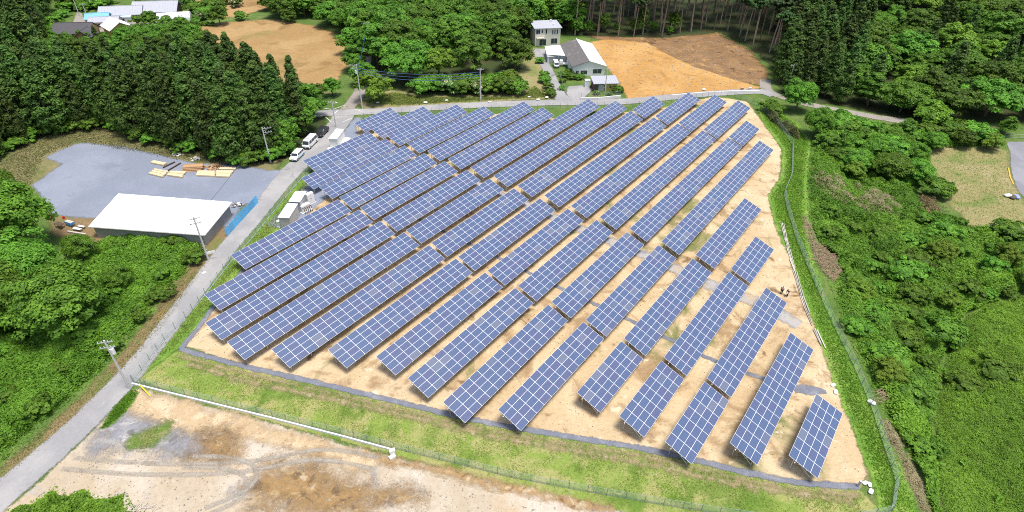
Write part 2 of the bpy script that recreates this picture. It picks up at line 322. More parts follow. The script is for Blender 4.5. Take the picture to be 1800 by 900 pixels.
sheet('brown_field', W2([(330, 52), (390, 40), (480, 34), (560, 47), (612, 68), (614, 110), (592, 142), (540, 158), (470, 130), (400, 90), (345, 70)]), FIELDB, 0.05, 'brown tilled field behind the cedar grove')
sheet('orange_field', W2([(1020, 78), (1065, 69), (1137, 75), (1172, 95), (1222, 118), (1290, 140), (1338, 154), (1300, 161), (1200, 164), (1105, 176), (1088, 145), (1052, 98)]), FIELDO, 0.05, 'levelled orange soil field beside the workshop')
sheet('cleared_slope', W2([(1030, 62), (1100, 66), (1180, 66), (1260, 58), (1318, 88), (1350, 128), (1346, 152), (1290, 142), (1215, 118), (1165, 92), (1137, 77), (1060, 72)]), CLEAR, 0.04, 'dark cleared earth at the foot of the pine wood')
sheet('dry_meadow', W2([(1600, 250), (1740, 255), (1775, 265), (1772, 290), (1788, 335), (1815, 380), (1815, 412), (1700, 395), (1660, 350), (1630, 310)]), MEADOW, 0.04, 'dry tan and green meadow beside the car park')
sheet('roadside_grass', W2([(625, 178), (690, 158), (745, 166), (906, 166), (912, 120), (935, 85), (950, 95), (958, 130), (976, 172), (850, 180), (700, 189), (640, 193)]), MEADOW, 0.035, 'rough grass verge beside the far road')
sheet('bank_strip', W2([(1322, 170), (1400, 215), (1426, 250), (1420, 330), (1424, 430), (1458, 540), (1504, 640), (1564, 770), (1622, 910), (1545, 900), (1526, 830), (1470, 690), (1412, 525), (1362, 400), (1348, 345), (1372, 310), (1375, 262), (1345, 222)]), BRIGHT, 0.035, 'bright green grass strip along the right fence')
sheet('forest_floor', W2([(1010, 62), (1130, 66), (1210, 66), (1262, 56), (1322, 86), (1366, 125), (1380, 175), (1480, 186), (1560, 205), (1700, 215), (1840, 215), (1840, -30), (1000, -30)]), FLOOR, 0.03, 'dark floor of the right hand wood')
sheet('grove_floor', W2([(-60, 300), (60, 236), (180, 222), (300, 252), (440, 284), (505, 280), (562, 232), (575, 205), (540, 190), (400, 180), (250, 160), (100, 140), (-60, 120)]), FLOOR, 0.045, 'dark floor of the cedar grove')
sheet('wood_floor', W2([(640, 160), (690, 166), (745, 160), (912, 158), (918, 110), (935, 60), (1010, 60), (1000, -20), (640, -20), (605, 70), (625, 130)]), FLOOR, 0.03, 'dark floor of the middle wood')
sheet('car_park', W2([(1768, 250), (1840, 248), (1900, 300), (1900, 400), (1806, 356), (1788, 332), (1777, 300), (1776, 268)]), CPARK, 0.06, 'grey asphalt car park at the right edge')
sheet('inverter_apron', W2([(470, 395), (520, 345), (545, 315), (568, 320), (590, 335), (560, 360), (505, 405)]), GRAVEL, 0.07, 'grey gravel apron round the two inverter cabins')
sheet('entrance_gravel', W2([(590, 252), (612, 222), (622, 208), (636, 206), (626, 222), (630, 240), (615, 262), (595, 266)]), GRAVEL, 0.07, 'grey gravel entrance beside the white cabin')
sheet('forecourt', W2([(998, 152), (1030, 150), (1042, 158), (1020, 178), (1000, 180), (996, 165)]), ASPH, 0.075, 'paved forecourt in front of the yellow shed')
sheet('farmyard', W2([(150, 40), (240, 28), (300, 30), (300, 45), (200, 62), (120, 60), (140, 10)]), TRACK, 0.04, 'pale yard between the farm houses')
sheet('far_field', W2([(330, 5), (380, -8), (470, -10), (480, 12), (420, 30), (350, 30)]), FIELDB, 0.04, 'small bare field beyond the greenhouse')

MAIN = [(-60, 925), (0, 872), (100, 787), (174, 716), (277, 598), (388, 452), (455, 372), (508, 306), (560, 258), (592, 222), (606, 200)]
ribbon('road', W2(MAIN), [4.2, 4.2, 4.0, 3.8, 3.6, 3.6, 3.8, 4.8, 5.2, 5.4, 5.4], ASPH, 0.085, 'narrow grey road running up past the gravel yard')
ribbon('far_road', W2([(535, 203), (575, 199), (606, 198), (660, 196), (720, 192), (840, 185), (960, 181), (1090, 179), (1180, 171), (1250, 165), (1330, 161), (1360, 168)]), 3.8, ASPH, 0.10, 'far road passing behind the arrays')
ribbon('side_lane', W2([(606, 198), (622, 178), (634, 158), (640, 130), (644, 100)]), 3.4, TRACK, 0.09, 'earth lane leaving the crossroads between the trees')
ribbon('house_lane', W2([(1000, 181), (986, 170), (976, 152), (964, 125), (952, 103), (948, 86)]), [5.5, 4.0, 3.2, 3.0, 3.4, 4.5], ASPH, 0.09, 'paved lane climbing to the cream house')
ribbon('wood_road', W2([(1345, 140), (1350, 160), (1392, 176), (1440, 188), (1490, 197), (1545, 207), (1600, 215)]), 3.2, TRACK, 0.09, 'road along the foot of the right wood')
ribbon('gravel_strip', [tuple(p) for p in FRONT[0:10]], 0.85, STRIP, 0.075, 'dark gravel drain strip along the front edge')
ribbon('gravel_strip', W2([(318, 614), (350, 575), (400, 508), (452, 450)]), 0.8, STRIP, 0.08, 'dark gravel drain strip along the left edge')
ribbon('cross_drain', [tuple(at0(x, y)[:2]) for x, y in [(735, 385), (780, 407), (875, 453), (981, 505), (1106, 563), (1175, 596), (1250, 632), (1335, 664), (1385, 680)]], 0.7, STRIP, 0.08, 'thin dark gravel drain crossing between the array rows')
ribbon('cross_drain', [tuple(at0(x, y)[:2]) for x, y in [(1395, 684), (1420, 686), (1452, 689)]], [1.4, 1.8, 0.6], STRIP, 0.085, 'dark gravel patch at the right end of the thin drain')
ribbon('service_path', [tuple(at0(x, y)[:2]) for x, y in [(815, 312), (870, 337), (925, 361), (1020, 403), (1130, 448), (1190, 475), (1260, 505), (1330, 532), (1405, 572)]], [1.5, 1.6, 2.0, 2.2, 2.4, 2.4, 2.6, 3.0, 2.0], PALEGR, 0.07, 'pale gravel service path crossing the array rows')
ribbon('road_verge', W2([(-60, 880), (0, 842), (90, 765), (160, 695), (262, 582), (330, 500), (375, 440)]), [2.0, 2.2, 2.2, 2.2, 2.6, 3.4, 2.6], BROWNG, 0.06, 'brown weedy verge on the left side of the road')
# worn tracks, spoil and puddle-dark patches in the dirt yard
BRN = soil('dark_spoil', (0.31, 0.195, 0.085), [((0.17, 0.11, 0.055), 0.3, 0.50, 0.64, 2.0), ((0.43, 0.30, 0.15), 0.3, 0.54, 0.66, 2.0), ((0.44, 0.36, 0.25), 0.5, 0.58, 0.70, 1.5)], fine=0.4, fine_scale=1.8, bump=1.0, ragged=(3.4, 0.22, 0.9))
GRY = soil('grey_hardcore', (0.25, 0.25, 0.265), [((0.38, 0.365, 0.35), 0.3, 0.48, 0.64, 1.5), ((0.16, 0.155, 0.15), 0.35, 0.56, 0.7, 1.5), ((0.50, 0.48, 0.45), 0.7, 0.60, 0.74)], fine=0.35, fine_scale=2.2, bump=0.7, ragged=(2.4, 0.28, 0.7))
ORG = soil('orange_cut_bank', (0.38, 0.25, 0.12), [((0.48, 0.38, 0.24), 0.5, 0.48, 0.64, 1.5), ((0.22, 0.115, 0.045), 0.5, 0.54, 0.7, 1.5)], fine=0.4, fine_scale=2.4, bump=0.9, ragged=(1.0, 0.45, 0.7))
sheet('yard_margin', W2([(240, 686), (350, 714), (500, 754), (690, 808), (620, 830), (520, 795), (430, 770), (330, 760), (240, 735), (222, 715)]), TANY, 0.065, 'tan loose soil below the retaining wall')
PATCHG = soil('thin_grass_patch', (0.13, 0.20, 0.04), [((0.24, 0.24, 0.10), 0.4, 0.48, 0.64, 1.0), ((0.34, 0.30, 0.2), 0.6, 0.58, 0.7)], fine=0.5, fine_scale=3.0, bump=0.9, ragged=(1.4, 0.5, 0.6))
sheet('spoil_patch', W2([(440, 858), (475, 812), (550, 818), (595, 850), (720, 868), (725, 886), (640, 886), (580, 900), (500, 905), (460, 885)]), BRN, 0.075, 'churned brown spoil patch in the dirt yard')
sheet('hardcore_patch', W2([(180, 760), (200, 725), (250, 740), (330, 765), (400, 770), (395, 808), (330, 800), (250, 790), (150, 800)]), GRY, 0.07, 'grey hardcore patch at the entrance of the dirt yard')
sheet('spoil_patch', W2([(352, 800), (368, 762), (400, 775), (404, 806), (375, 815)]), BRN, 0.09, 'small dark spoil patch beside the grey hardcore')
ribbon('cut_edge', W2([(640, 795), (700, 815), (780, 828), (850, 850), (920, 862), (1000, 882), (1080, 898)]), 0.8, ORG, 0.09, 'orange cut edge below the front bank')
sheet('grass_patch', W2([(222, 782), (262, 752), (298, 741), (298, 762), (262, 788), (240, 792)]), PATCHG, 0.085, 'small grass patch in the dirt yard')
sheet('grass_patch', W2([(176, 755), (200, 715), (232, 685), (246, 690), (222, 725), (190, 752)]), BRIGHT, 0.085, 'grass wedge between the road and the dirt yard')
sheet('grass_verge', W2([(228, 668), (300, 590), (400, 462), (480, 372), (540, 305), (566, 290), (556, 318), (500, 395), (440, 460), (400, 505), (352, 572), (318, 612), (240, 668)]), BRIGHT, 0.045, 'green verge between the road and the arrays')
PATHM = soil('trodden_line', (0.34, 0.27, 0.15), [((0.17, 0.20, 0.06), 0.6, 0.5, 0.64, 1.0), ((0.42, 0.36, 0.22), 0.8, 0.55, 0.7)], fine=0.45, fine_scale=3.0, bump=0.7, ragged=(0.7, 0.7, 0.7))
ribbon('trodden_line', W2([(330, 640), (440, 672), (560, 697), (700, 728), (840, 762), (990, 790), (1130, 815), (1280, 848), (1400, 868), (1500, 882)]), 0.5, PATHM, 0.08, 'dry trodden line along the front bank')
ribbon('pale_margin', [(x - 0.2, y - 1.05) for x, y in FRONT[0:10]], 0.35, PATHM, 0.07, 'pale margin below the dark gravel strip')
TYRE_S = soil('tyre_rut', (0.44, 0.395, 0.33), [((0.34, 0.30, 0.245), 0.6, 0.5, 0.65, 1.0)], fine=0.4, fine_scale=5.0, bump=0.9, ragged=(0.5, 0.35, 1.2))
for i, trk in enumerate([[(120, 815), (260, 825), (420, 822), (560, 800), (660, 815)], [(350, 905), (430, 868), (440, 832), (400, 815), (330, 812)]]):
    P_ = W2(trk)
    for j, dx in enumerate((-.75, .75)): ribbon('tyre_rut', [(x + dx * .4, y + dx) for x, y in P_], .28, TYRE_S, 0.10 + .004 * i + .002 * j, ('nearer' if j == 0 else 'farther') + ' rut of ' + ('the tyre track across the yard middle', 'the curved tyre track by the brown spoil')[i] , extra=.2)
def stones(name, poly, n, size, label):
    xs = [p[0] for p in poly]; ys = [p[1] for p in poly]; X = rng.uniform(min(xs), max(xs), n * 4); Y = rng.uniform(min(ys), max(ys), n * 4); m = inside(X, Y, poly); X, Y = X[m][:n], Y[m][:n]; N = len(X)
    s_ = size * (.4 + rng.random(N) ** 3 * 2); C = np.stack([X, Y, height(X, Y) + .06], -1)
    oct_ = np.array([[1, 0, 0], [0, 1, 0], [-1, 0, 0], [0, -1, 0], [0, 0, .8], [0, 0, -.5]]); V = C[:, None] + oct_[None] * s_[:, None, None] * rng.uniform(.6, 1.3, (N, 6, 1))
    T = np.array([[0, 1, 4], [1, 2, 4], [2, 3, 4], [3, 0, 4], [1, 0, 5], [2, 1, 5], [3, 2, 5], [0, 3, 5]]); Fc = (np.arange(N)[:, None, None] * 6 + T[None]).reshape(-1, 3)
    o_ = link(name, fast_mesh(name, V.reshape(-1, 3), Fc, soil(name + '_rock', (0.40, 0.36, 0.30), [((0.25, 0.22, 0.19), 1.5, 0.4, 0.6), ((0.52, 0.49, 0.44), 1.1, 0.52, 0.66)], fine=.2, bump=0))); tag(o_, label, 'stones', kind='stuff')
stones('stones', W2([(238, 690), (500, 758), (690, 812), (900, 862), (1130, 915), (700, 960), (200, 960), (60, 890), (190, 745)]), 3500, .055, 'loose stones strewn over the dirt yard')
stones('clods', W2([(1035, 76), (1135, 76), (1260, 62), (1320, 92), (1342, 155), (1200, 163), (1105, 174)]), 3000, .11, 'clods of earth strewn over the orange field')
# painted lines at the crossroads
PAINT = plain('road_paint', (0.6, 0.6, 0.59), 0.8, var=0.2)
def paint(name, a, b, w, label):
    A, B = at(*a), at(*b); d = (B - A).normalized(); n = Vector((-d.y, d.x, 0)) * w / 2
    mb = MB(); z = Vector((0, 0, 0.012)); base = Vector((0, 0, 0.112))
    mb.hexa([A - n + base, B - n + base, B + n + base, A + n + base] + [p + base + z for p in (A - n, B - n, B + n, A + n)])
    o = mb.build(name, PAINT); tag(o, label, kind='structure')
paint('road_marking', (565, 190), (582, 193), 0.2, 'white painted line at the left arm of the crossroads')
paint('road_marking', (586, 193), (608, 185), 0.2, 'white painted line across the mouth of the lane')
paint('road_marking', (588, 200), (594, 195), 0.3, 'short white bar in the middle of the crossroads')
paint('road_marking', (572, 206), (582, 215), 0.2, 'white painted line at the lower arm of the crossroads')
paint('road_marking', (623, 192), (637, 197), 0.2, 'white painted line at the right arm of the crossroads')
paint('road_marking', (601, 216), (620, 208), 0.2, 'white painted line along the site entrance')
# ================================================================== SOLAR ARRAYS
S = 0.95; AZ = 0.6351093; TILT = 0.3421025; ZM = 2.1; WID = 4.06 * S; MP = WID / 4
Uv = Vector((math.sin(AZ), math.cos(AZ), 0)); Vv = Vector((math.cos(AZ), -math.sin(AZ), 0))
FRAME = plain('module_frame', (0.80, 0.81, 0.83), 0.45, var=0.05, spec=0.4)
STEEL = plain('galvanised_steel', (0.55, 0.56, 0.57), 0.45, metal=0.6, var=0.1)
def cell_mat():
    m, nt, ns, ls, bs = new_mat('blue_solar_cells')
    tc = ns.new('ShaderNodeTexCoord'); oi = ns.new('ShaderNodeObjectInfo')
    sx = ns.new('ShaderNodeSeparateXYZ'); ls.new(tc.outputs['Object'], sx.inputs[0])
    def line(v, pitch, wd):
        f = mth(ns, ls, 'FRACT', mth(ns, ls, 'ADD', mth(ns, ls, 'DIVIDE', v, pitch), 100.5))
        return mth(ns, ls, 'LESS_THAN', mth(ns, ls, 'ABSOLUTE', mth(ns, ls, 'SUBTRACT', f, 0.5)), wd)
    g1 = line(sx.outputs['X'], 0.16, 0.06); g2 = line(sx.outputs['Y'], 0.148, 0.05)
    grid = mth(ns, ls, 'MAXIMUM', g1, g2)
    n1 = noise(ns, ls, tc.outputs['Object'], 14, 3, 0.7)
    c = mix(ns, ls, n1, (0.048, 0.077, 0.156), (0.074, 0.112, 0.210))
    rv = ns.new('ShaderNodeVectorMath'); 
    wnz = ns.new('ShaderNodeTexWhiteNoise'); wnz.noise_dimensions = '1D'; ls.new(oi.outputs['Random'], wnz.inputs['W'])
    c = mix(ns, ls, ramp(ns, ls, wnz.outputs['Value'], 0.3, 1.0), c, (0.072, 0.087, 0.172))
    c = mix(ns, ls, ramp(ns, ls, oi.outputs['Random'], 0.9, 0.97), c, (0.12, 0.14, 0.195))
    c = mix(ns, ls, mth(ns, ls, 'MULTIPLY', grid, 0.4), c, (0.28, 0.33, 0.46))
    ls.new(c, bs.inputs['Base Color']); bs.inputs['Roughness'].default_value = 0.22; bs.inputs['Specular IOR Level'].default_value = 0.55
    bs.inputs['Coat Weight'].default_value = 0.3; bs.inputs['Coat Roughness'].default_value = 0.1
    return m
CELL = cell_mat()
PIT = 1.7075
def module_mesh():
    mb = MB(); L, Wd, fx, fy, t = PIT - 0.008, MP - 0.008, 0.024, 0.019, 0.04
    x, y = L / 2, Wd / 2
    o = [(-x, -y), (x, -y), (x, y), (-x, y)]; i = [(-x + fx, -y + fy), (x - fx, -y + fy), (x - fx, y - fy), (-x + fx, y - fy)]
    for k in range(4):
        a, b, c, d = o[k], o[(k + 1) % 4], i[(k + 1) % 4], i[k]
        mb.poly([(*a, 0), (*b, 0), (*c, 0), (*d, 0)], 0); mb.poly([(*a, -t), (*b, -t), (*b, 0), (*a, 0)], 0)
        mb.poly([(*d, 0), (*c, 0), (*c, -0.006), (*d, -0.006)], 0)
    mb.poly([(*q, -0.006) for q in i], 1); mb.poly([(*q, -t) for q in o][::-1], 0)
    me = bpy.data.meshes.new('module'); me.from_pydata(mb.v, [], mb.f); me.materials.append(FRAME); me.materials.append(CELL)
    me.polygons.foreach_set('material_index', mb.mi); me.update(); return me
MOD = module_mesh()
cT, sT = math.cos(TILT), math.sin(TILT)
def zs(y): return ZM + y * sT / cT
POST_LO = MB().tube([(0, 0, -0.5), (0, 0, zs(-1.15) - 0.22)], 0.05).mesh('post', STEEL)
POST_HI = MB().tube([(0, 0, -0.5), (0, 0, zs(1.15) - 0.22)], 0.05).mesh('post', STEEL)
RAFTER = MB().box((0, 0, 0), (0.09, WID * 0.92, 0.09)).mesh('rafter', STEEL)
BRACE = MB().tube([(0, -1.1, 0.35), (0, 1.1, zs(1.1) - 0.35)], 0.035).mesh('brace', FRAME)
STUB = MB().tube([(-0.45, 0, 0), (0.2, 0, 0)], 0.045).mesh('rail_end', FRAME)
TABLES = [  # row, block, near end u, far end u, modules long, row offset v
(1,'a',57.31,69.71,7,2.53),(2,'a',54.68,79.84,14,-3.97),(3,'a',49.86,62.42,7,-10.50),(3,'b',63.21,88.42,14,-10.50),
(4,'a',49.87,62.36,7,-17.04),(4,'b',63.18,88.76,14,-17.04),(4,'c',89.72,102.35,7,-17.04),
(5,'a',49.90,62.38,7,-23.56),(5,'b',63.16,88.54,14,-23.55),(5,'c',89.92,114.9,14,-23.60),
(6,'a',41.05,62.51,12,-30.26),(6,'b',63.15,88.57,14,-30.22),(6,'c',89.97,143.81,30,-30.30),
(7,'a',37.58,62.58,14,-36.86),(7,'b',63.42,88.85,14,-36.82),(7,'c',90.11,140.62,28,-36.92),(7,'d',141.19,153.4,7,-36.95),
(8,'a',37.74,62.69,14,-43.58),(8,'b',63.40,88.91,14,-43.48),(8,'c',90.15,140.70,28,-43.48),(8,'d',141.3,165.47,14,-43.52),
(9,'a',37.92,62.90,14,-50.10),(9,'b',63.51,88.96,14,-50.06),(9,'c',90.22,140.70,28,-50.14),(9,'d',141.2,165.36,14,-50.18),
(10,'a',34.59,62.83,16,-56.67),(10,'b',63.45,88.79,14,-56.67),(10,'c',90.30,140.41,28,-56.66),(10,'d',141.3,162.29,12,-56.70),
(11,'a',29.67,62.95,19,-63.18),(11,'b',63.66,88.80,14,-63.28),(11,'c',90.14,140.38,28,-63.33),(11,'d',141.2,153.47,7,-63.30),
(12,'a',26.63,63.11,21,-69.64),(12,'b',63.75,88.85,14,-69.82),(12,'c',90.30,144.08,30,-69.92),
(13,'a',26.92,63.05,21,-75.97),(13,'b',63.78,88.89,14,-76.20),(13,'c',90.18,140.41,28,-76.34),
(14,'a',30.57,63.23,19,-82.28),(14,'b',63.88,88.87,14,-82.70),(14,'c',90.09,127.83,21,-82.86),
(15,'a',39.30,63.31,14,-88.55),(15,'b',64.02,88.95,14,-89.00),(15,'c',90.13,127.85,21,-89.24),
(16,'b',64.14,88.90,14,-95.36),(16,'c',90.07,118.59,16,-95.60),(17,'b',64.28,88.80,14,-101.50),(17,'c',89.9,114.98,14,-101.95),
(18,'b',69.47,88.9,11,-107.70),(18,'c',90.2,108.47,10,-107.95),(19,'c',90.06,102.47,7,-114.15)]
ORD = ['', 'first', 'second', 'third', 'fourth', 'fifth', 'sixth', 'seventh', 'eighth', 'ninth', 'tenth', 'eleventh', 'twelfth', 'thirteenth', 'fourteenth', 'fifteenth', 'sixteenth', 'seventeenth', 'eighteenth', 'nineteenth']
rowcount = {}
for t in TABLES: rowcount[t[0]] = rowcount.get(t[0], 0) + 1
seen = {}
for row, blk, u0, u1, n, v in TABLES:
    k = seen.get(row, 0); seen[row] = k + 1; tot = rowcount[row]
    o = empty('solar_array', Uv * (u0 * S) + Vv * (v * S), math.pi / 2 - AZ)
    if tot == 1: pos = 'the only block'
    else: pos = {0: 'nearest block', tot - 1: 'farthest block'}.get(k, 'second block' if k == 1 else 'third block')
    tag(o, f'blue solar array, {pos} in the {ORD[row]} row from the lower right corner', 'solar array', 'solar arrays in slanting rows')
    Ln = (u1 - u0) * S; pit = Ln / n
    for i in range(n):
        for j in range(4):
            q = (j - 1.5) * MP
            link('module', MOD, o, ((i + .5) * pit, q * cT, ZM + q * sT), (TILT, 0, 0), (pit / PIT, 1, 1))
    for q in (-1.45, -0.5, 0.5, 1.45):
        yy = q * MP / 0.964
        MB().box((Ln / 2, yy * cT, ZM + yy * sT - 0.085), (Ln + 0.1, 0.06, 0.08)).build('rail', STEEL, o)
    nb = max(3, int(round(Ln / 3.5)) + 1)
    for i in range(nb):
        x = 0.5 + (Ln - 1.0) * i / (nb - 1)
        link('post', POST_LO, o, (x, -1.15, 0)); link('post', POST_HI, o, (x, 1.15, 0))
        link('rafter', RAFTER, o, (x, 0, ZM - 0.19), (TILT, 0, 0))
    for x in (0.5, Ln - 0.5): link('brace', BRACE, o, (x + 0.07, 0, 0))
    link('rail_end', STUB, o, (0.3, 0.95, zs(0.95) - 0.28))
# ================================================================== VEGETATION
BARK = plain('bark', (0.17, 0.12, 0.085), 0.9, var=0.35, scale=3.0, spec=0.1, objrand=0.25)
PBARK = plain('pale_bark', (0.34, 0.27, 0.21), 0.9, var=0.3, scale=3.0, spec=0.1, objrand=0.35)
CEDARL = leaf_mat('cedar_foliage', (0.024, 0.064, 0.012), (0.140, 0.245, 0.040), 0.35, 0.3)
BROADL = leaf_mat('broadleaf_foliage', (0.038, 0.110, 0.012), (0.200, 0.390, 0.040), 0.38, 0.4)
LIMEL = leaf_mat('lime_foliage', (0.075, 0.17, 0.013), (0.28, 0.44, 0.045), 0.25, 0.4)
PINEL = leaf_mat('pine_foliage', (0.018, 0.046, 0.012), (0.085, 0.160, 0.032), 0.25, 0.25)
BUSHL = leaf_mat('bush_foliage', (0.045, 0.125, 0.013), (0.220, 0.430, 0.042), 0.32, 0.4)
FLOWL = leaf_mat('flowering_foliage', (0.05, 0.12, 0.02), (0.14, 0.26, 0.05), 0.15, 0.3, accent=((0.72, 0.70, 0.40), 0.72))
WEEDL = leaf_mat('weed_foliage', (0.048, 0.135, 0.012), (0.270, 0.480, 0.048), 0.0, 0.4)
DRYL = leaf_mat('dry_grass_blades', (0.24, 0.19, 0.10), (0.52, 0.45, 0.27), 0.0, 0.35)
BLADE = leaf_mat('grass_blades', (0.13, 0.22, 0.03), (0.40, 0.44, 0.13), 0.0, 0.4)

def leaf_geo(c, nrm, size, asp=0.55):
    n = len(c); nrm = nrm / (np.linalg.norm(nrm, axis=1, keepdims=True) + 1e-9)
    a = rng.normal(size=(n, 3)); t = np.cross(nrm, a); t /= np.linalg.norm(t, axis=1, keepdims=True) + 1e-9
    b = np.cross(nrm, t); s = size[:, None]
    V = np.stack([c - t * s, c + b * s * asp, c + t * s, c - b * s * asp], 1).reshape(-1, 3)
    return V, np.arange(n * 4).reshape(n, 4)
def leaf_mesh(name, c, nrm, size, tint, mat, asp=0.55):
    V, Fc = leaf_geo(c, nrm, size, asp)
    return fast_mesh(name, V, Fc, mat, {'tint': ('FACE', np.clip(tint, 0, 1))})
def clumps(centres, radii, per, out_from, size, squash=0.7, up=0.35):
    """leaves on the upper shells of many small clumps"""
    n = len(centres); idx = np.repeat(np.arange(n), per); N = len(idx)
    d = rng.normal(size=(N, 3)); d /= np.linalg.norm(d, axis=1, keepdims=True)
    d[:, 2] = np.where(d[:, 2] < -0.25, -d[:, 2], d[:, 2])
    rr = radii[idx] * (0.55 + 0.5 * rng.random(N))
    p = centres[idx] + d * rr[:, None] * np.array([1, 1, squash])
    o = p - out_from; o /= np.linalg.norm(o, axis=1, keepdims=True) + 1e-9
    nr = d * 0.8 + o * 0.4 + np.array([0, 0, up]) + rng.normal(size=(N, 3)) * 0.35
    tint = np.clip(rng.random(n)[idx] * 0.55 + rng.random(N) * 0.45, 0, 1)
    return p, nr, size * (0.7 + 0.6 * rng.random(N)), tint
def cedar_crown(h, r, base, ncl=110, per=62):
    t = rng.random(ncl) ** 1.05; Hc = h - base
    prof = r * np.minimum(1, 0.6 + 2.0 * t) * (1 - t) ** 0.78 + 0.10
    an = rng.random(ncl) * 2 * np.pi; q = prof * (0.62 + 0.42 * rng.random(ncl))
    c = np.stack([np.cos(an) * q, np.sin(an) * q, base + t * Hc], -1)
    p, nr, s, ti = clumps(c, 0.45 + 0.30 * prof, per, np.array([0, 0, base + Hc * 0.3]), 0.26, 0.85, 0.3)
    return p, nr, s, ti
def broad_crown(h, r, base, lobes=9, ncl=150, per=60, size=0.27):
    L = []
    for i in range(lobes):
        a = 2 * np.pi * i / lobes + rng.random() * 0.8; q = r * (0.25 + 0.38 * rng.random()) if i else 0
        L.append((np.cos(a) * q, np.sin(a) * q, base + (h - base) * (0.36 + 0.30 * rng.random() - 0.18 * q / r + (0.12 if i == 0 else 0)), r * (0.40 + 0.2 * rng.random())))
    L = np.array(L); i = rng.integers(0, lobes, ncl); d = rng.normal(size=(ncl, 3)); d /= np.linalg.norm(d, axis=1, keepdims=True)
    d[:, 2] = np.where(d[:, 2] < -0.35, -d[:, 2], d[:, 2])
    c = L[i, :3] + d * L[i, 3:4] * np.array([1, 1, min(1.0, 0.85 * (h - base) / (1.6 * r) + 0.3)])
    c[:, 2] = np.clip(c[:, 2], base, h - 0.3)
    return clumps(c, r * (0.14 + 0.09 * rng.random(ncl)), per, np.array([0, 0, base + 0.35 * (h - base)]), size, 0.75, 0.45)
def trunk_mesh(h, r, mat, limbs=5, base=0.4, spread=1.5):
    mb = MB(); x = random.uniform(-.03, .03) * h; y = random.uniform(-.03, .03) * h
    mb.tube([(0, 0, -0.6), (x * .3, y * .3, h * .35), (x, y, h * .7), (x * 1.2, y * 1.2, h)], [r, r * .8, r * .5, r * .12], 7)
    for k in range(limbs):
        a = k * 2.4 + random.random(); z = h * (base + (0.9 - base) * k / max(1, limbs)); L = spread * (0.6 + 0.6 * random.random())
        mb.tube([(x * z / h, y * z / h, z), (x * z / h + math.cos(a) * L * .5, y * z / h + math.sin(a) * L * .5, z + L * .35), (x * z / h + math.cos(a) * L, y * z / h + math.sin(a) * L, z + L * .8)], [r * .35, r * .25, r * .08], 5)
    return mb.mesh('trunk', mat)
PROTO = {}
def proto(kind, crown, trunk): PROTO.setdefault(kind, []).append((crown, trunk))
for k in range(5):
    h, r = 16.0, (2.9, 3.2, 3.4, 2.7, 3.0)[k]
    proto('cedar', leaf_mesh('crown', *cedar_crown(h, r, 0.9 + k * 0.25, 135, 60), CEDARL), trunk_mesh(h * .97, .26, BARK, 4, .3, 1.2))
for k in range(6):
    r = (4.6, 5.2, 4.2, 5.6, 4.8, 4.4)[k]
    proto('broad', leaf_mesh('crown', *broad_crown(9.5, r, 1.6, 8 + k, 170, 62, 0.27), BROADL, 0.6), trunk_mesh(8.2, .24, BARK, 6, .3, r * .5))
for k in range(2):
    proto('lime', leaf_mesh('crown', *broad_crown(9.5, 4.8, 1.4, 9, 170, 62, 0.27), LIMEL, 0.6), trunk_mesh(8.2, .24, BARK, 6, .3, 2.2))
for k in range(2):
    proto('near', leaf_mesh('crown', *broad_crown(11, 6.4, 1.2, 13, 420, 80, 0.24), BUSHL, 0.6), trunk_mesh(9.5, .32, BARK, 7, .25, 3.0))
for k in range(4):
    p = broad_crown(18, 2.6, 10.5, 6, 90, 60, 0.30)
    proto('pine', leaf_mesh('crown', *p, PINEL, 0.45), trunk_mesh(17.0, .21, PBARK, 5, .62, 1.6))
for k in range(4):
    r = (2.2, 2.6, 1.9, 2.4)[k]
    proto('bush', leaf_mesh('crown', *broad_crown(2.6, r, 0.15, 7, 85, 55, 0.19), BUSHL, 0.6), trunk_mesh(1.8, .07, BARK, 5, .15, 0.9))
proto('flower', leaf_mesh('crown', *broad_crown(3.2, 2.3, 0.2, 7, 90, 55, 0.2), FLOWL, 0.6), trunk_mesh(2.0, .08, BARK, 5, .15, 0.9))
NAMES = {'cedar': 'cedar_tree', 'broad': 'broadleaf_tree', 'lime': 'broadleaf_tree', 'near': 'broadleaf_tree', 'pine': 'pine_tree', 'bush': 'bush', 'flower': 'flowering_bush'}
CATS = {'bush': 'bush', 'flower': 'bush'}
def tree(kind, x, y, h, label, group=None, fat=1.0, var=None, lean=0.0):
    P = PROTO[kind]; cm, tm = P[random.randrange(len(P)) if var is None else var % len(P)]
    base = {'cedar': 16.0, 'broad': 9.5, 'lime': 9.5, 'near': 11.0, 'pine': 18.0, 'bush': 2.6, 'flower': 3.2}[kind]
    s = h / base
    o = empty(NAMES[kind], (x, y, H(x, y)), random.random() * 6.283); o.scale = (s * fat, s * fat, s)
    if lean: o.rotation_euler = (random.uniform(-lean, lean), random.uniform(-lean, lean), o.rotation_euler[2])
    link('trunk', tm, o); link('crown', cm, o)
    tag(o, label, CATS.get(kind, 'tree'), group); return o
def scatter(poly, dmin, tries=9000, cap=999):
    xs = [p[0] for p in poly]; ys = [p[1] for p in poly]; pts = []; cell = {}
    for _ in range(tries):
        x, y = random.uniform(min(xs), max(xs)), random.uniform(min(ys), max(ys))
        if not bool(inside(np.array([x]), np.array([y]), poly)[0]): continue
        ci, cj = int(x // dmin), int(y // dmin); ok = True
        for i in (-1, 0, 1):
            for j in (-1, 0, 1):
                for a, b in cell.get((ci + i, cj + j), ()):
                    if (a - x) ** 2 + (b - y) ** 2 < dmin * dmin: ok = False
        if ok: cell.setdefault((ci, cj), []).append((x, y)); pts.append((x, y))
        if len(pts) >= cap: break
    return pts
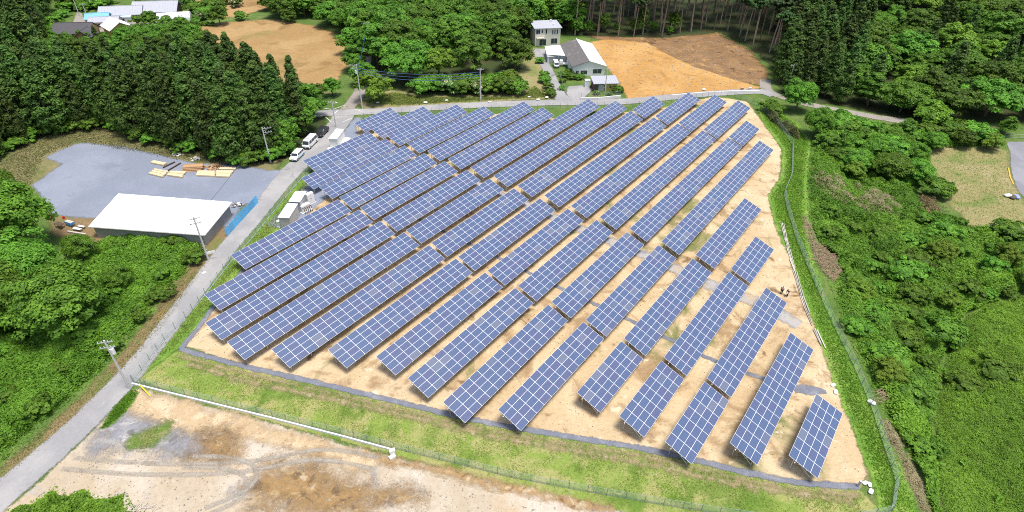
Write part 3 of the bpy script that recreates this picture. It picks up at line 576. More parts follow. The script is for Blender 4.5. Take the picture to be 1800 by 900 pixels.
def front_dist(p, line):
    d, _ = seg_dist(np.array([p[0]]), np.array([p[1]]), line, False); return float(d[0])

# --- cedar grove on the left
GROVE = W2([(-30, 292), (60, 242), (180, 226), (300, 257), (420, 287), (492, 276), (530, 240), (545, 212), (520, 196), (430, 178), (330, 162), (240, 160), (110, 168), (-30, 150)])
YEDGE = W2([(-30, 292), (60, 242), (180, 226), (300, 257), (420, 287), (492, 276)]); FEDGE = W2([(545, 212), (520, 196), (430, 178), (330, 160), (240, 150)])
for x, y in scatter(GROVE, 3.4):
    dy, df = front_dist((x, y), YEDGE), front_dist((x, y), FEDGE)
    if dy < 4: L, hh = 'dark cedar in the front rank facing the gravel yard', 16
    elif df < 6: L, hh = 'dark cedar on the rear rank of the grove towards the brown field', 15.5
    else: L, hh = ('dark cedar inside the grove near the parked cars' if x > -75 else 'dark cedar in the middle of the dense left grove' if x > -105 else 'dark cedar in the leftmost part of the dense grove'), 17
    if x < -85 and y > 146: hh = 13
    tree('cedar', x, y, hh * random.uniform(.78, 1.2), L, 'cedars of the left grove', random.uniform(.85, 1.15), None, .03)
p = at(443, 262); tree('cedar', p.x, p.y, 17.5, 'tallest full-bodied cedar standing out beside the utility pole', None, 1.25, 2)
for i in range(26):
    t_ = i / 25 * (len(YEDGE) - 1); j_ = min(int(t_), len(YEDGE) - 2); f_ = t_ - j_
    x = YEDGE[j_][0] * (1 - f_) + YEDGE[j_ + 1][0] * f_ + random.uniform(-1, 1); y = YEDGE[j_][1] * (1 - f_) + YEDGE[j_ + 1][1] * f_ + random.uniform(-.5, 1.5)
    tree('bush', x, y, random.uniform(1.8, 3.6), 'green bush at the foot of the cedar grove facing the gravel yard', 'bushes at the foot of the grove', 1.0)
# cedars behind the grove, upper left corner
for x, y in scatter(W2([(-40, 140), (70, 140), (72, 60), (80, 20), (78, -15), (-60, -15)]), 5.0, 2500):
    tree('cedar', x, y, 17 * random.uniform(.85, 1.15), 'tall dark cedar in the upper left corner wood', 'cedars of the upper left corner', random.uniform(1.0, 1.3))
# broadleaf trees at the grove's road side
for i, (a, b, h, L) in enumerate([(520, 268, 7, 'broadleaf tree overhanging the white wagon'), (548, 236, 8, 'broadleaf tree overhanging the white van'), (566, 212, 8.5, 'broadleaf tree overhanging the dark car'), (500, 262, 8, 'broadleaf tree between the utility pole and the white wagon'),
                               (572, 182, 5, 'low broadleaf tree on the near rim of the brown field'), (548, 190, 6, 'broadleaf tree at the corner of grove and brown field'), (600, 172, 5, 'low broadleaf tree beside the earth lane')]):
    p = at(a, b); tree('broad', p.x - 2.5, p.y + 1.0, h, L, None, 1.0, i)
# --- broadleaf trees at the far left, near camera
for i, (a, b, h, f, L) in enumerate([(128, 578, 10.5, 1.05, 'big round leafy tree beside the road, nearest on the left'), (25, 450, 13.5, .95, 'large leafy tree at the left edge beside the gravel yard'), (60, 515, 10.5, .9, 'leafy tree behind the big round tree at the left'), (-5, 580, 11, 1.0, 'dark leafy tree cut by the left edge'), (215, 505, 4.2, .9, 'low leafy tree right of the big round tree'), (-25, 395, 13, .9, 'tall leafy tree in the left edge above the junk heap'), (150, 455, 5, .9, 'leafy tree below the junk tables')]):
    p = at(a, b); tree('near', p.x, p.y, h, L, None, f, i)
# --- middle wood
spots = [(660, 178, 8.2, 'lime', 'bright round tree at the crossroads lane'), (640, 150, 6, 'broad', 'leafy tree on the left of the earth lane'), (625, 125, 7.5, 'broad', 'leafy tree at the right rim of the brown field'), (720, 142, 11, 'broad', 'large dark green tree behind the roadside verge'), (772, 140, 9.5, 'lime', 'yellow green tree in the front of the middle wood'), (835, 132, 11.5, 'broad', 'wide tree right of the yellow green one'), (790, 108, 12.5, 'broad', 'tall tree behind the yellow green tree'), (905, 122, 9, 'broad', 'tree nearest the cream house'), (880, 100, 11, 'broad', 'dark tree left of the cream house'), (700, 105, 12, 'broad', 'tall tree on the left side of the middle wood'), (893, 152, 5.0, 'lime', 'bright small tree at the end of the hedge')]
for i, (a, b, h, kd, L) in enumerate(spots):
    p = at(a, b); tree(kd, p.x, p.y, h, L, None, 1.15, i)
taken = [tuple(at(s_[0], s_[1]))[:2] for s_ in spots]
for x, y in scatter(W2([(655, 130), (690, 95), (760, 100), (850, 92), (920, 72), (925, 50), (1010, 58), (1005, 5), (640, 5), (640, 60)]), 6.5, 3000):
    if min(math.hypot(x - a, y - b) for a, b in taken) > 4.5:
        tree('broad', x, y, random.uniform(9, 13), 'leafy tree of the middle wood left of the side pole' if x < -38 else 'leafy tree of the middle wood behind the hedge' if y < 215 else 'leafy tree at the back of the middle wood by the upper edge', 'leafy trees of the middle wood', random.uniform(1.0, 1.25))
# hedge along the roadside verge
for i in range(15):
    a = 745 + i * 11.6; p = at(a, 164 - (i % 2) * 6)
    kd = 'flower' if i in (4, 8) else 'bush'
    L = {4: 'cream flowering bush in the roadside hedge', 8: 'cream flowering bush behind the utility pole'}.get(i, 'green bush in the roadside hedge before the middle wood')
    tree(kd, p.x, p.y, random.uniform(3.4, 4.6), L, None if kd == 'flower' else 'bushes of the roadside hedge', 1.0)
# trees beyond the brown field and round the farm
for x, y in scatter(W2([(470, 28), (560, 36), (618, 60), (640, 40), (640, -25), (480, -25)]), 6.0, 2500):
    tree('broad', x, y, random.uniform(6.5, 9.5), 'leafy tree beyond the brown field', 'leafy trees beyond the brown field', 1.2)
for i, (a, b, h, kd, L) in enumerate([(388, 44, 6.5, 'broad', 'lone leafy tree on the far rim of the brown field'), (510, 40, 4.5, 'broad', 'small round tree on the far rim of the brown field'), (425, 35, 3.0, 'bush', 'round clipped bush behind the brown field'), (352, 36, 3.2, 'flower', 'cream flowering bush below the greenhouse'), (418, 12, 3.5, 'flower', 'cream flowering bush in the small far field'), (270, 55, 6.5, 'broad', 'leafy tree right of the farm houses'), (300, 60, 6.0, 'broad', 'leafy tree below the greenhouse'), (322, 55, 4.5, 'broad', 'small leafy tree at the corner of the brown field'), (178, 88, 7.5, 'cedar', 'dark conifer before the grey roofed farm house'), (335, 12, 5.0, 'broad', 'leafy tree behind the greenhouse'), (245, 45, 3.2, 'bush', 'garden bush beside the farm yard'), (258, 32, 3.0, 'bush', 'garden bush before the long farm house'), (620, 95, 8, 'broad', 'leafy tree on the right rim of the brown field')]):
    p = at(a, b); tree(kd, p.x, p.y, h, L, None, 1.1, i)
for i, a in enumerate((354, 364, 374)):
    p = at(a, 45); tree('bush', p.x, p.y, 1.3, ('left', 'middle', 'right')[i] + ' one of three clipped shrubs on the rim of the brown field', None, 1.0, i)
for x, y in scatter(W2([(120, 18), (170, 14), (190, -25), (100, -25)]), 4.5, 900):
    tree('flower' if random.random() < .3 else 'broad', x, y, random.uniform(4, 6), 'leafy tree behind the farm houses', 'leafy trees behind the farm houses', 1.0)
for x, y in scatter(W2([(225, 78), (300, 72), (345, 85), (380, 105), (300, 110), (230, 100)]), 4.5, 900):
    tree('broad', x, y, random.uniform(6, 8), 'leafy tree between the grove and the farm houses', 'leafy trees below the farm houses', 1.0)
# --- pine wood behind the fields
for x, y in scatter(W2([(1005, 62), (1130, 66), (1205, 64), (1262, 52), (1322, 80), (1368, 118), (1385, 90), (1390, -10), (1000, -10)]), 4.3, 4000):
    tree('pine', x, y, random.uniform(15, 20), ('bare-trunked tree standing behind the cream house and workshop' if x < 32 else 'bare-trunked tree above the orange field' if x < 62 else 'bare-trunked tree above the cleared earth') if y < 235 else 'bare-trunked tree deep in the dark wood at the upper edge', 'bare-trunked trees of the dark wood', random.uniform(1.0, 1.4), None, 0.05)
for i, (a, b, h) in enumerate([(1036, 66, 5), (1062, 60, 6), (1085, 64, 4), (1120, 64, 5.5), (1150, 62, 4), (1186, 62, 7), (1180, 66, 3), (1015, 66, 6), (1130, 60, 8)]):
    p = at(a, b); tree('broad', p.x, p.y + 3, h, 'young leafy tree at the foot of the bare-trunked wood', 'young trees at the foot of the dark wood', .75, i)
# --- right wood
for x, y in scatter(W2([(1366, 168), (1420, 178), (1478, 184), (1500, 120), (1510, 60), (1512, -15), (1385, -15), (1372, 90)]), 4.6, 4000):
    tree('cedar', x, y, random.uniform(11.5, 16), 'cedar on the lower edge of the plantation above the wood road' if y < 170 else 'cedar in the middle of the right plantation' if y < 215 else 'cedar at the top of the right plantation near the upper edge', 'cedars of the right plantation', random.uniform(1.0, 1.35), None, .03)
for x, y in scatter(W2([(1484, 178), (1540, 190), (1600, 204), (1700, 222), (1830, 222), (1860, -20), (1516, -20), (1514, 60)]), 7.4, 6000):
    u_ = random.random()
    tree(('lime' if u_ < .1 else 'broad' if u_ < .76 else 'near') if u_ < .86 else 'cedar', x, y, random.uniform(6.5, 11) if u_ < .86 else random.uniform(11, 15), ('tree in the mixed wood along the wood road' if y - .25 * (x - 75) < 165 else 'tree half way up the mixed wood in the upper right' if y < 215 else 'tree at the top of the mixed wood against the upper edge') if u_ < .86 else 'pointed conifer among the mixed wood in the upper right', 'trees of the upper right wood' if u_ < .86 else 'conifers of the upper right wood', random.uniform(1.1, 1.35))
for i, (a, b, h, kd, L) in enumerate([(1470, 118, 4.2, 'flower', 'cream flowering tree at the rim of the cedar plantation'), (1592, 118, 4.5, 'flower', 'cream flowering tree inside the upper right wood'), (1524, 186, 9, 'broad', 'spreading tree above the wood road'), (1625, 225, 7, 'lime', 'bright bushy tree in front of the right wood')]):
    p = at(a, b); tree(kd, p.x, p.y, h, L, None, 1.2, i)
for i, (a, b, h, f, kd, L) in enumerate([(1398, 196, 8.5, .8, 'near', 'leafy tree rising beside the top right corner of the site'), (1432, 240, 7.5, .75, 'near', 'leafy tree just below the wood road bend'), (1452, 228, 4.5, .8, 'near', 'small leafy tree below the wood road'), (1350, 198, 3.2, .9, 'bush', 'bush at the top corner of the fence'), (1365, 205, 3.0, .9, 'bush', 'bush below the top corner of the fence'), (1455, 258, 3.6, 1, 'bush', 'bush below the leafy tree of the bend'),
        (1500, 300, 5.2, 1.2, 'near', 'wide leafy tree at the left of the thicket below the wood'), (1560, 310, 5.5, 1.3, 'near', 'wide leafy tree in the middle of the thicket'), (1610, 318, 5.0, 1.2, 'near', 'wide leafy tree at the right of the thicket'), (1540, 275, 5.0, 1.2, 'near', 'leafy tree in the upper thicket'), (1600, 280, 4.6, 1.2, 'near', 'leafy tree in the right upper thicket'), (1570, 256, 4.0, 1.2, 'near', 'leafy tree below the wood road end'), (1640, 262, 4.2, 1.2, 'near', 'leafy tree above the meadow'), (1690, 258, 4.0, 1.2, 'broad', 'leafy tree above the right part of the meadow'), (1735, 262, 4.2, 1.2, 'lime', 'bright bushy tree beside the car park fence'), (1500, 244, 3.0, 1.1, 'bush', 'bush under the wood road'), (1660, 240, 4.5, 1.1, 'broad', 'leafy tree between the wood and the meadow'), (1590, 240, 4.5, 1.1, 'broad', 'leafy tree at the foot of the right wood'), (1520, 258, 3.6, 1.2, 'bush', 'broad bush in the upper thicket'), (1480, 285, 3.4, 1.2, 'bush', 'broad bush at the left of the thicket'), (1765, 236, 4.5, 1.1, 'broad', 'leafy tree behind the car park fence'), (1640, 340, 3.0, 1.3, 'bush', 'bush at the left rim of the meadow')]):
    p = at(a, b); tree(kd, p.x, p.y, h, L, None, f, i)
# bushes standing out of the right slope
for i, (a, b, h, L) in enumerate([(1545, 420, 2.4, 'dark bush in the upper right slope'), (1610, 470, 2.6, 'dark bush in the middle of the right slope'), (1700, 520, 2.6, 'dark bush at the right of the slope'), (1560, 560, 2.6, 'bush near the brushwood heap'), (1560, 640, 3.0, 'bush beside the dead branches by the fence'), (1590, 690, 3.0, 'large bush on the lower right slope'), (1660, 600, 2.4, 'bush in the lower middle of the slope'), (1745, 660, 2.6, 'bush at the lower right edge of the slope'), (1690, 680, 2.2, 'bush among the lower weeds'), (1760, 450, 2.2, 'bush at the right edge below the meadow'), (1640, 420, 2.2, 'bush below the meadow'), (1625, 800, 2.0, 'bush beside the dead grass gully'), (1500, 500, 2.2, 'bush behind the brushwood heap')]):
    p = at(a, b); tree('bush', p.x, p.y, h, L, None, 1.25, i)

DRYP = W2([(1418, 290), (1450, 300), (1500, 325), (1570, 345), (1600, 375), (1580, 400), (1500, 385), (1450, 350), (1425, 330)])
BROWNP = W2([(1590, 340), (1650, 345), (1668, 372), (1640, 395), (1600, 380)])
GULLY = W2([(1545, 735), (1562, 738), (1590, 780), (1622, 850), (1640, 905), (1615, 900), (1585, 835), (1560, 780)])
HEAP = W2([(1404, 372), (1422, 382), (1440, 428), (1472, 456), (1484, 482), (1462, 500), (1444, 480), (1426, 455), (1412, 420)])
HOLES = (DRYP, BROWNP, GULLY, HEAP)
UPS = W2([(1440, 300), (1520, 310), (1620, 350), (1700, 400), (1800, 415), (1810, 520), (1700, 540), (1640, 600), (1620, 720), (1600, 780), (1560, 690), (1510, 600), (1480, 510), (1450, 430)])
for x, y in scatter(UPS, 4.6, 3000, cap=80):
    if any(bool(inside(np.array([x]), np.array([y - 1.5]), hp)[0]) or bool(inside(np.array([x]), np.array([y]), hp)[0]) for hp in HOLES): continue
    kd = 'flower' if random.random() < .0 else ('bush' if random.random() < .8 else 'lime')
    hgt_ = random.choice((1.2, 1.4, 1.7, 2.0, 2.4, 3.2)) * random.uniform(.85, 1.15) if kd == 'bush' else random.uniform(3.2, 4.8)
    yy = 'upper' if y > 92 else 'middle' if y > 72 else 'lower'
    tree(kd, x, y, hgt_, ('rounded bush among the weeds on the %s right slope' if kd == 'bush' else 'small leafy tree standing out of the %s right slope') % yy, 'bushes of the right slope', random.uniform(.9, 1.4))
for x, y in scatter(W2([(0, 600), (100, 590), (190, 520), (280, 500), (300, 430), (350, 415), (345, 460), (250, 580), (150, 670), (30, 770), (-30, 800)]), 5.0, 900, cap=16):
    tree('bush', x, y, random.uniform(1.2, 2.4), 'rounded bush among the weeds left of the road', 'bushes of the left slope', random.uniform(.9, 1.4))
for x, y in scatter(W2([(70, 100), (160, 96), (250, 92), (340, 100), (400, 130), (330, 165), (240, 168), (150, 172), (70, 165)]), 3.8, 1500):
    tree('broad', x, y, random.uniform(5, 7.5), 'leafy tree filling the back of the cedar grove before the farm', 'leafy trees at the back of the grove', random.uniform(.9, 1.1))
FARMB = W2([(95, 72), (160, 74), (235, 66), (300, 52), (345, 42), (352, 60), (310, 78), (240, 84), (150, 92), (95, 95)])
for x, y in scatter(FARMB, 4.2, 900):
    tree('broad', x, y, random.uniform(3.2, 4.8), 'low leafy tree between the cedar grove and the farm', 'low trees before the farm', 1.0)
for a, b in ((162, 14), (175, 10), (190, 6), (150, 18), (120, 20), (110, 30), (135, 14), (180, 15), (250, 22), (262, 20), (310, 14), (320, 8), (345, 22), (365, 30), (380, 20), (400, 8), (98, 42), (102, 60)):
    p = at(a, b); tree('bush', p.x, p.y, random.uniform(2.5, 4.5), 'leafy bush round the farm houses', 'bushes round the farm houses', 1.2)
for a, b in ((1470, 226), (1490, 230), (1515, 238), (1540, 242), (1560, 244), (1462, 238), (1480, 242), (1500, 240), (1530, 248), (1475, 250), (1495, 262), (1610, 250), (1630, 242), (1680, 240), (1710, 244), (1580, 262), (1555, 268)):
    p = at(a, b); tree('bush', p.x, p.y, random.uniform(2.6, 4.2), 'rounded bush in the thicket below the wood road', 'bushes of the thicket below the wood road', 1.3)
# --- undergrowth nobody could count
_NL = {}
def vnoise(x, y, scale, seed=0):
    T = _NL.setdefault(seed, np.random.default_rng(100 + seed).random((256, 256)))
    u, v = np.asarray(x) / scale + 500, np.asarray(y) / scale + 500; i, j = np.floor(u).astype(int), np.floor(v).astype(int); f, g_ = u - i, v - j; f, g_ = f * f * (3 - 2 * f), g_ * g_ * (3 - 2 * g_)
    t = lambda a, b: T[a % 256, b % 256]
    return (t(i, j) * (1 - f) + t(i + 1, j) * f) * (1 - g_) + (t(i, j + 1) * (1 - f) + t(i + 1, j + 1) * f) * g_
def lumps(n, poly, r0, r1, h0, h1):
    xs = [p[0] for p in poly]; ys = [p[1] for p in poly]
    return np.stack([rng.uniform(min(xs), max(xs), n), rng.uniform(min(ys), max(ys), n), rng.uniform(r0, r1, n), rng.uniform(h0, h1, n)], -1)
def canopy(name, poly, L, n, size, mat, label, tintbias=None, base=0.35, rim=3.0, asp=0.55, droop=0.45, cat='undergrowth', lumpw=0.3, holes=()):
    xs = [p[0] for p in poly]; ys = [p[1] for p in poly]; g_ = 0.2; x0, y0 = min(xs) - 4, min(ys) - 4
    nx, ny = int((max(xs) + 4 - x0) / g_) + 2, int((max(ys) + 4 - y0) / g_) + 2
    Zg = np.zeros((ny, nx), np.float32); Tg = np.full((ny, nx), 0.3, np.float32)
    for a, b, r, h in L:
        i0, i1 = max(0, int((a - r - x0) / g_)), min(nx, int((a + r - x0) / g_) + 2); j0, j1 = max(0, int((b - r - y0) / g_)), min(ny, int((b + r - y0) / g_) + 2)
        if i1 <= i0 or j1 <= j0: continue
        gx, gy = np.meshgrid(x0 + np.arange(i0, i1) * g_, y0 + np.arange(j0, j1) * g_); q = ((gx - a) ** 2 + (gy - b) ** 2) / (r * r)
        zz = np.where(q < 1, h * np.clip(1 - q, 0, 1) ** 0.6 * (0.75 + 0.5 * vnoise(gx, gy, 0.9, 3)), 0); sub = Zg[j0:j1, i0:i1]; m = zz > sub
        sub[m] = zz[m]; Tg[j0:j1, i0:i1][m] = rng.random()
    GYg, GXg = np.gradient(Zg, g_)
    X = rng.uniform(min(xs), max(xs), n * 4); Y = rng.uniform(min(ys), max(ys), n * 4)
    m = inside(X, Y, poly)
    for hp in holes: m &= ~(inside(X, Y, hp) & (vnoise(X, Y, 1.2, 9) > 0.12))
    X, Y = X[m][:n], Y[m][:n]; N = len(X)
    ii, jj = ((X - x0) / g_ + .5).astype(int), ((Y - y0) / g_ + .5).astype(int)
    e, _ = seg_dist(X, Y, poly, True); rimf = np.clip((e - 1.6 * vnoise(X, Y, 2.2, 5) * min(1, rim / 2)) / rim, 0, 1) ** 0.6
    z0 = Zg[jj, ii] + base; gx, gy = np.clip(GXg[jj, ii], -2.5, 2.5), np.clip(GYg[jj, ii], -2.5, 2.5)
    depth = rng.random(N) ** 2 * droop; z0 = z0 + 0.35 * vnoise(X, Y, 0.7, 1) + 0.5 * vnoise(X, Y, 1.9, 2) - 0.4
    Z = height(X, Y) + z0 * rimf - depth + 0.05 + rng.normal(size=N) * 0.06
    keep = rng.random(N) < 0.25 + 0.75 * rimf
    nr = np.stack([-gx, -gy, np.ones(N)], -1); nr /= np.linalg.norm(nr, axis=1, keepdims=True); nr += rng.normal(size=(N, 3)) * 0.42
    patch = 0.6 * vnoise(X, Y, 7.0, 4) + 0.4 * vnoise(X, Y, 2.5, 6)
    tint = 0.50 * (patch - 0.5) + 0.25 + lumpw * (Tg[jj, ii] - 0.3) + 0.5 * rng.random(N)
    if tintbias is not None: tint = tint + tintbias(X, Y)
    C = np.stack([X, Y, Z], -1)[keep]
    me = leaf_mesh(name, C, nr[keep], size * (0.65 + 0.7 * rng.random(keep.sum())), tint[keep], mat, asp)
    o = link(name, me); tag(o, label, cat, kind='stuff'); return o
LOWR = W2([(1650, 640), (1690, 560), (1760, 520), (1850, 500), (1850, 1010), (1720, 1010), (1650, 900), (1632, 800)])
SLOPE = W2([(1426, 245), (1470, 262), (1520, 290), (1600, 325), (1640, 365), (1700, 392), (1830, 405), (1850, 700), (1850, 1010), (1700, 1010), (1626, 915), (1600, 840), (1570, 765), (1535, 685), (1496, 605), (1466, 525), (1436, 440), (1418, 370), (1418, 300)])
canopy('undergrowth', SLOPE, np.concatenate([lumps(900, SLOPE, 0.5, 1.5, 0.3, 1.2), lumps(160, SLOPE, 1.5, 3.4, 0.9, 2.0)]), 360000, 0.20, WEEDL, 'dense green undergrowth covering the right hand slope', holes=(GULLY, HEAP, LOWR), tintbias=lambda x, y: 0.04 - 0.16 * smooth(75, 110, y))
canopy('weeds', LOWR, lumps(160, LOWR, 0.8, 2.2, 0.3, 0.7), 150000, 0.15, WEEDL, 'smooth tall grass and weeds in the lower right corner', lambda x, y: 0.06 + 0 * x, base=0.8, asp=0.26, rim=1.5, lumpw=.2)
UPTH = W2([(1440, 240), (1480, 222), (1550, 228), (1700, 240), (1760, 250), (1740, 258), (1640, 262), (1630, 325), (1600, 335), (1520, 300), (1470, 270)])
canopy('thicket', UPTH, lumps(200, UPTH, 1.2, 3.4, 0.8, 3.0), 80000, 0.24, BUSHL, 'tangled green thicket between the wood road and the meadow')
LEFTU = W2([(170, 425), (215, 408), (300, 404), (350, 412), (364, 430), (350, 462), (308, 500), (262, 560), (238, 596), (150, 682), (52, 768), (-8, 824), (-90, 890), (-120, 640), (-60, 560), (60, 560), (130, 480)])
canopy('undergrowth', LEFTU, np.concatenate([lumps(500, LEFTU, 0.6, 1.4, 0.4, 1.2), lumps(110, LEFTU, 1.4, 2.6, 0.9, 2.0)]), 200000, 0.17, WEEDL, 'dense green undergrowth on the left of the road', lambda x, y: -0.05 + 0 * x)
BL = W2([(-40, 925), (20, 893), (60, 880), (95, 850), (120, 868), (150, 858), (172, 872), (205, 868), (222, 866), (232, 885), (262, 905), (270, 960), (-40, 980)])
canopy('undergrowth', BL, lumps(90, BL, 0.6, 1.4, 0.4, 1.3), 40000, 0.15, WEEDL, 'green bushes in the bottom left corner', lambda x, y: 0.05 + 0 * x, rim=1.2)
canopy('dry_grass', DRYP, lumps(60, DRYP, 0.8, 1.8, 0.6, 1.4), 9000, 0.26, DRYL, 'straw coloured dry reeds on the upper right slope', asp=0.14, base=1.3)
canopy('dry_grass', BROWNP, lumps(20, BROWNP, 0.8, 1.8, 0.5, 1.2), 6000, 0.2, leaf_mat('brown_brush', (0.12, 0.09, 0.045), (0.32, 0.24, 0.11), 0, .2), 'brown scrub at the left rim of the meadow', asp=0.35, base=0.8)
canopy('dry_grass', GULLY, lumps(10, GULLY, 0.6, 1.2, 0.1, 0.4), 12000, 0.26, DRYL, 'flattened straw in the gully beside the lower fence', asp=0.12, base=0.15, rim=1)
REEDS = W2([(1340, 200), (1358, 205), (1400, 232), (1412, 250), (1398, 246), (1365, 225)])
canopy('reeds', REEDS, lumps(20, REEDS, 0.8, 1.6, 0.6, 1.4), 14000, 0.3, leaf_mat('reed_leaves', (0.06, 0.11, 0.025), (0.24, 0.27, 0.11), 0, .3), 'tall reeds outside the top right corner of the fence', asp=0.13, base=1.0, rim=1)
def tufts(name, poly, n, size, mat, label, bias=0.0, thr=None):
    xs = [p[0] for p in poly]; ys = [p[1] for p in poly]
    X = rng.uniform(min(xs), max(xs), n * 5); Y = rng.uniform(min(ys), max(ys), n * 5); m = inside(X, Y, poly)
    e = np.sin(X * .8 + 2 * np.sin(Y * .5)) * np.sin(Y * .9 + 1.5 * np.sin(X * .6)) + rng.normal(size=X.shape) * .5
    m &= e > (thr if thr is not None else -9)
    ed, _ = seg_dist(X, Y, poly, True); m &= rng.random(X.shape) < np.clip(ed / 1.2, 0.05, 1)
    X, Y = X[m][:n], Y[m][:n]; N = len(X)
    s = size * (0.6 + 0.8 * rng.random(N)); Z = height(X, Y) + s * 0.45 + 0.03
    nr = rng.normal(size=(N, 3)) * np.array([1, 1, .45]) + np.array([0, 0, .5])
    me = leaf_mesh(name, np.stack([X, Y, Z], -1), nr, s, rng.random(N) * .8 + .3 * (vnoise(X, Y, 2.5, 7) - .3) + bias, mat, 0.3)
    tag(link(name, me), label, 'grass', kind='stuff')
tufts('grass', W2([(240, 668), (300, 628), (318, 616), (420, 645), (560, 677), (700, 710), (850, 745), (1000, 771), (1150, 796), (1300, 831), (1400, 851), (1510, 862), (1560, 930), (1130, 905), (1000, 872), (850, 838), (690, 794), (500, 743), (350, 702)]), 42000, 0.09, BLADE, 'short grass on the bank in front of the arrays', 0.1, -0.2)
tufts('grass', W2([(1322, 172), (1400, 216), (1424, 250), (1416, 330), (1420, 430), (1455, 540), (1500, 640), (1560, 770), (1620, 910), (1545, 900), (1530, 830), (1474, 690), (1416, 525), (1366, 400), (1352, 345), (1376, 310), (1379, 262), (1345, 218)]), 60000, 0.16, WEEDL, 'bright grass along the right fence', 0.15)
tufts('grass', W2([(176, 755), (200, 715), (232, 685), (246, 690), (222, 725), (190, 752)]), 4500, 0.14, WEEDL, 'grass in the wedge beside the road', 0.0)
tufts('grass', W2([(225, 782), (262, 752), (298, 741), (298, 762), (262, 788), (240, 792)]), 1800, 0.11, BLADE, 'grass of the small patch in the dirt yard', 0.0, 0.1)
tufts('grass', W2([(240, 664), (300, 592), (400, 465), (480, 376), (540, 308), (562, 294), (552, 318), (495, 395), (436, 460), (396, 505), (348, 572), (314, 612)]), 14000, 0.12, BLADE, 'grass on the verge between road and arrays', 0.0)
tufts('grass', W2([(1600, 255), (1740, 258), (1770, 270), (1786, 335), (1810, 400), (1700, 392), (1660, 350)]), 6000, 0.14, BLADE, 'rough grass of the meadow by the car park', 0.1)
tufts('grass', W2([(628, 180), (690, 162), (745, 170), (910, 170), (940, 150), (970, 172), (850, 178), (700, 187)]), 14000, 0.2, BLADE, 'rough grass of the far roadside verge', -0.05)
tufts('grass', W2([(-20, 300), (60, 242), (180, 222), (300, 250), (440, 284), (480, 290), (400, 292), (300, 280), (138, 252), (80, 275), (60, 322), (-20, 400)]), 16000, 0.18, leaf_mat('verge_blades', (0.08, 0.12, 0.03), (0.36, 0.30, 0.14), 0, .25), 'dry grass on the verge of the gravel yard', 0.0)
tufts('grass', W2([(-60, 890), (-8, 822), (55, 765), (155, 680), (250, 575), (308, 500), (345, 465), (375, 440), (365, 470), (280, 588), (172, 700), (80, 785), (0, 850)]), 9000, 0.12, leaf_mat('dry_verge_blades', (0.14, 0.19, 0.04), (0.46, 0.42, 0.18), 0, .3), 'rough dry grass on the left verge of the road', 0.0)
tufts('weeds', PADW, 9000, 0.13, leaf_mat('pale_weeds', (0.08, 0.14, 0.03), (0.36, 0.33, 0.13), 0, .25), 'sparse weeds between the array rows', 0.0, 0.75)
# ================================================================== BUILDINGS
WHITEP = plain('white_paint', (0.80, 0.80, 0.79), 0.6, var=0.06, dirt=((0.55, 0.53, 0.48), 1.2, 0.62, 0.8))
WROOF = plain('white_roof_sheet', (0.84, 0.84, 0.83), 0.5, var=0.05, scale=0.6, dirt=((0.70, 0.70, 0.68), 0.5, 0.6, 0.8))
CREAM = plain('cream_render', (0.74, 0.69, 0.58), 0.85, var=0.08, dirt=((0.45, 0.40, 0.32), 0.8, 0.62, 0.8))
CONC = plain('grey_concrete', (0.36, 0.34, 0.32), 0.9, var=0.2, scale=1.0, dirt=((0.2, 0.19, 0.17), 0.8, 0.58, 0.75))
PALEC = plain('pale_concrete', (0.70, 0.69, 0.66), 0.85, var=0.12, scale=2.0, dirt=((0.42, 0.39, 0.34), 1.0, 0.6, 0.78))
GREYM = plain('grey_metal_panel', (0.42, 0.44, 0.45), 0.5, var=0.08)
DKROOF = plain('dark_roof_tile', (0.085, 0.082, 0.090), 0.7, var=0.25, scale=4)
GRROOF = plain('grey_roof_tile', (0.40, 0.41, 0.45), 0.6, var=0.12, scale=3)
WSROOF = plain('weathered_fibre_sheet', (0.14, 0.13, 0.125), 0.9, var=0.25, scale=1.2, dirt=((0.24, 0.225, 0.21), 0.5, 0.5, 0.72))
BLROOF = plain('blue_roof_sheet', (0.20, 0.46, 0.68), 0.45, var=0.08)
LBROOF = plain('pale_blue_roof_sheet', (0.50, 0.66, 0.76), 0.45, var=0.08)
YWALL = plain('yellow_board', (0.50, 0.40, 0.13), 0.85, var=0.12, scale=3)
OWALL = plain('orange_brown_wall', (0.46, 0.27, 0.13), 0.85, var=0.15)
BRWOOD = plain('dark_timber', (0.12, 0.085, 0.06), 0.85, var=0.3, scale=3)
GLASS = plain('window_glass', (0.035, 0.045, 0.055), 0.12, var=0.1, spec=0.6)
DARK = plain('dark_opening', (0.02, 0.02, 0.02), 0.9, var=0.1)
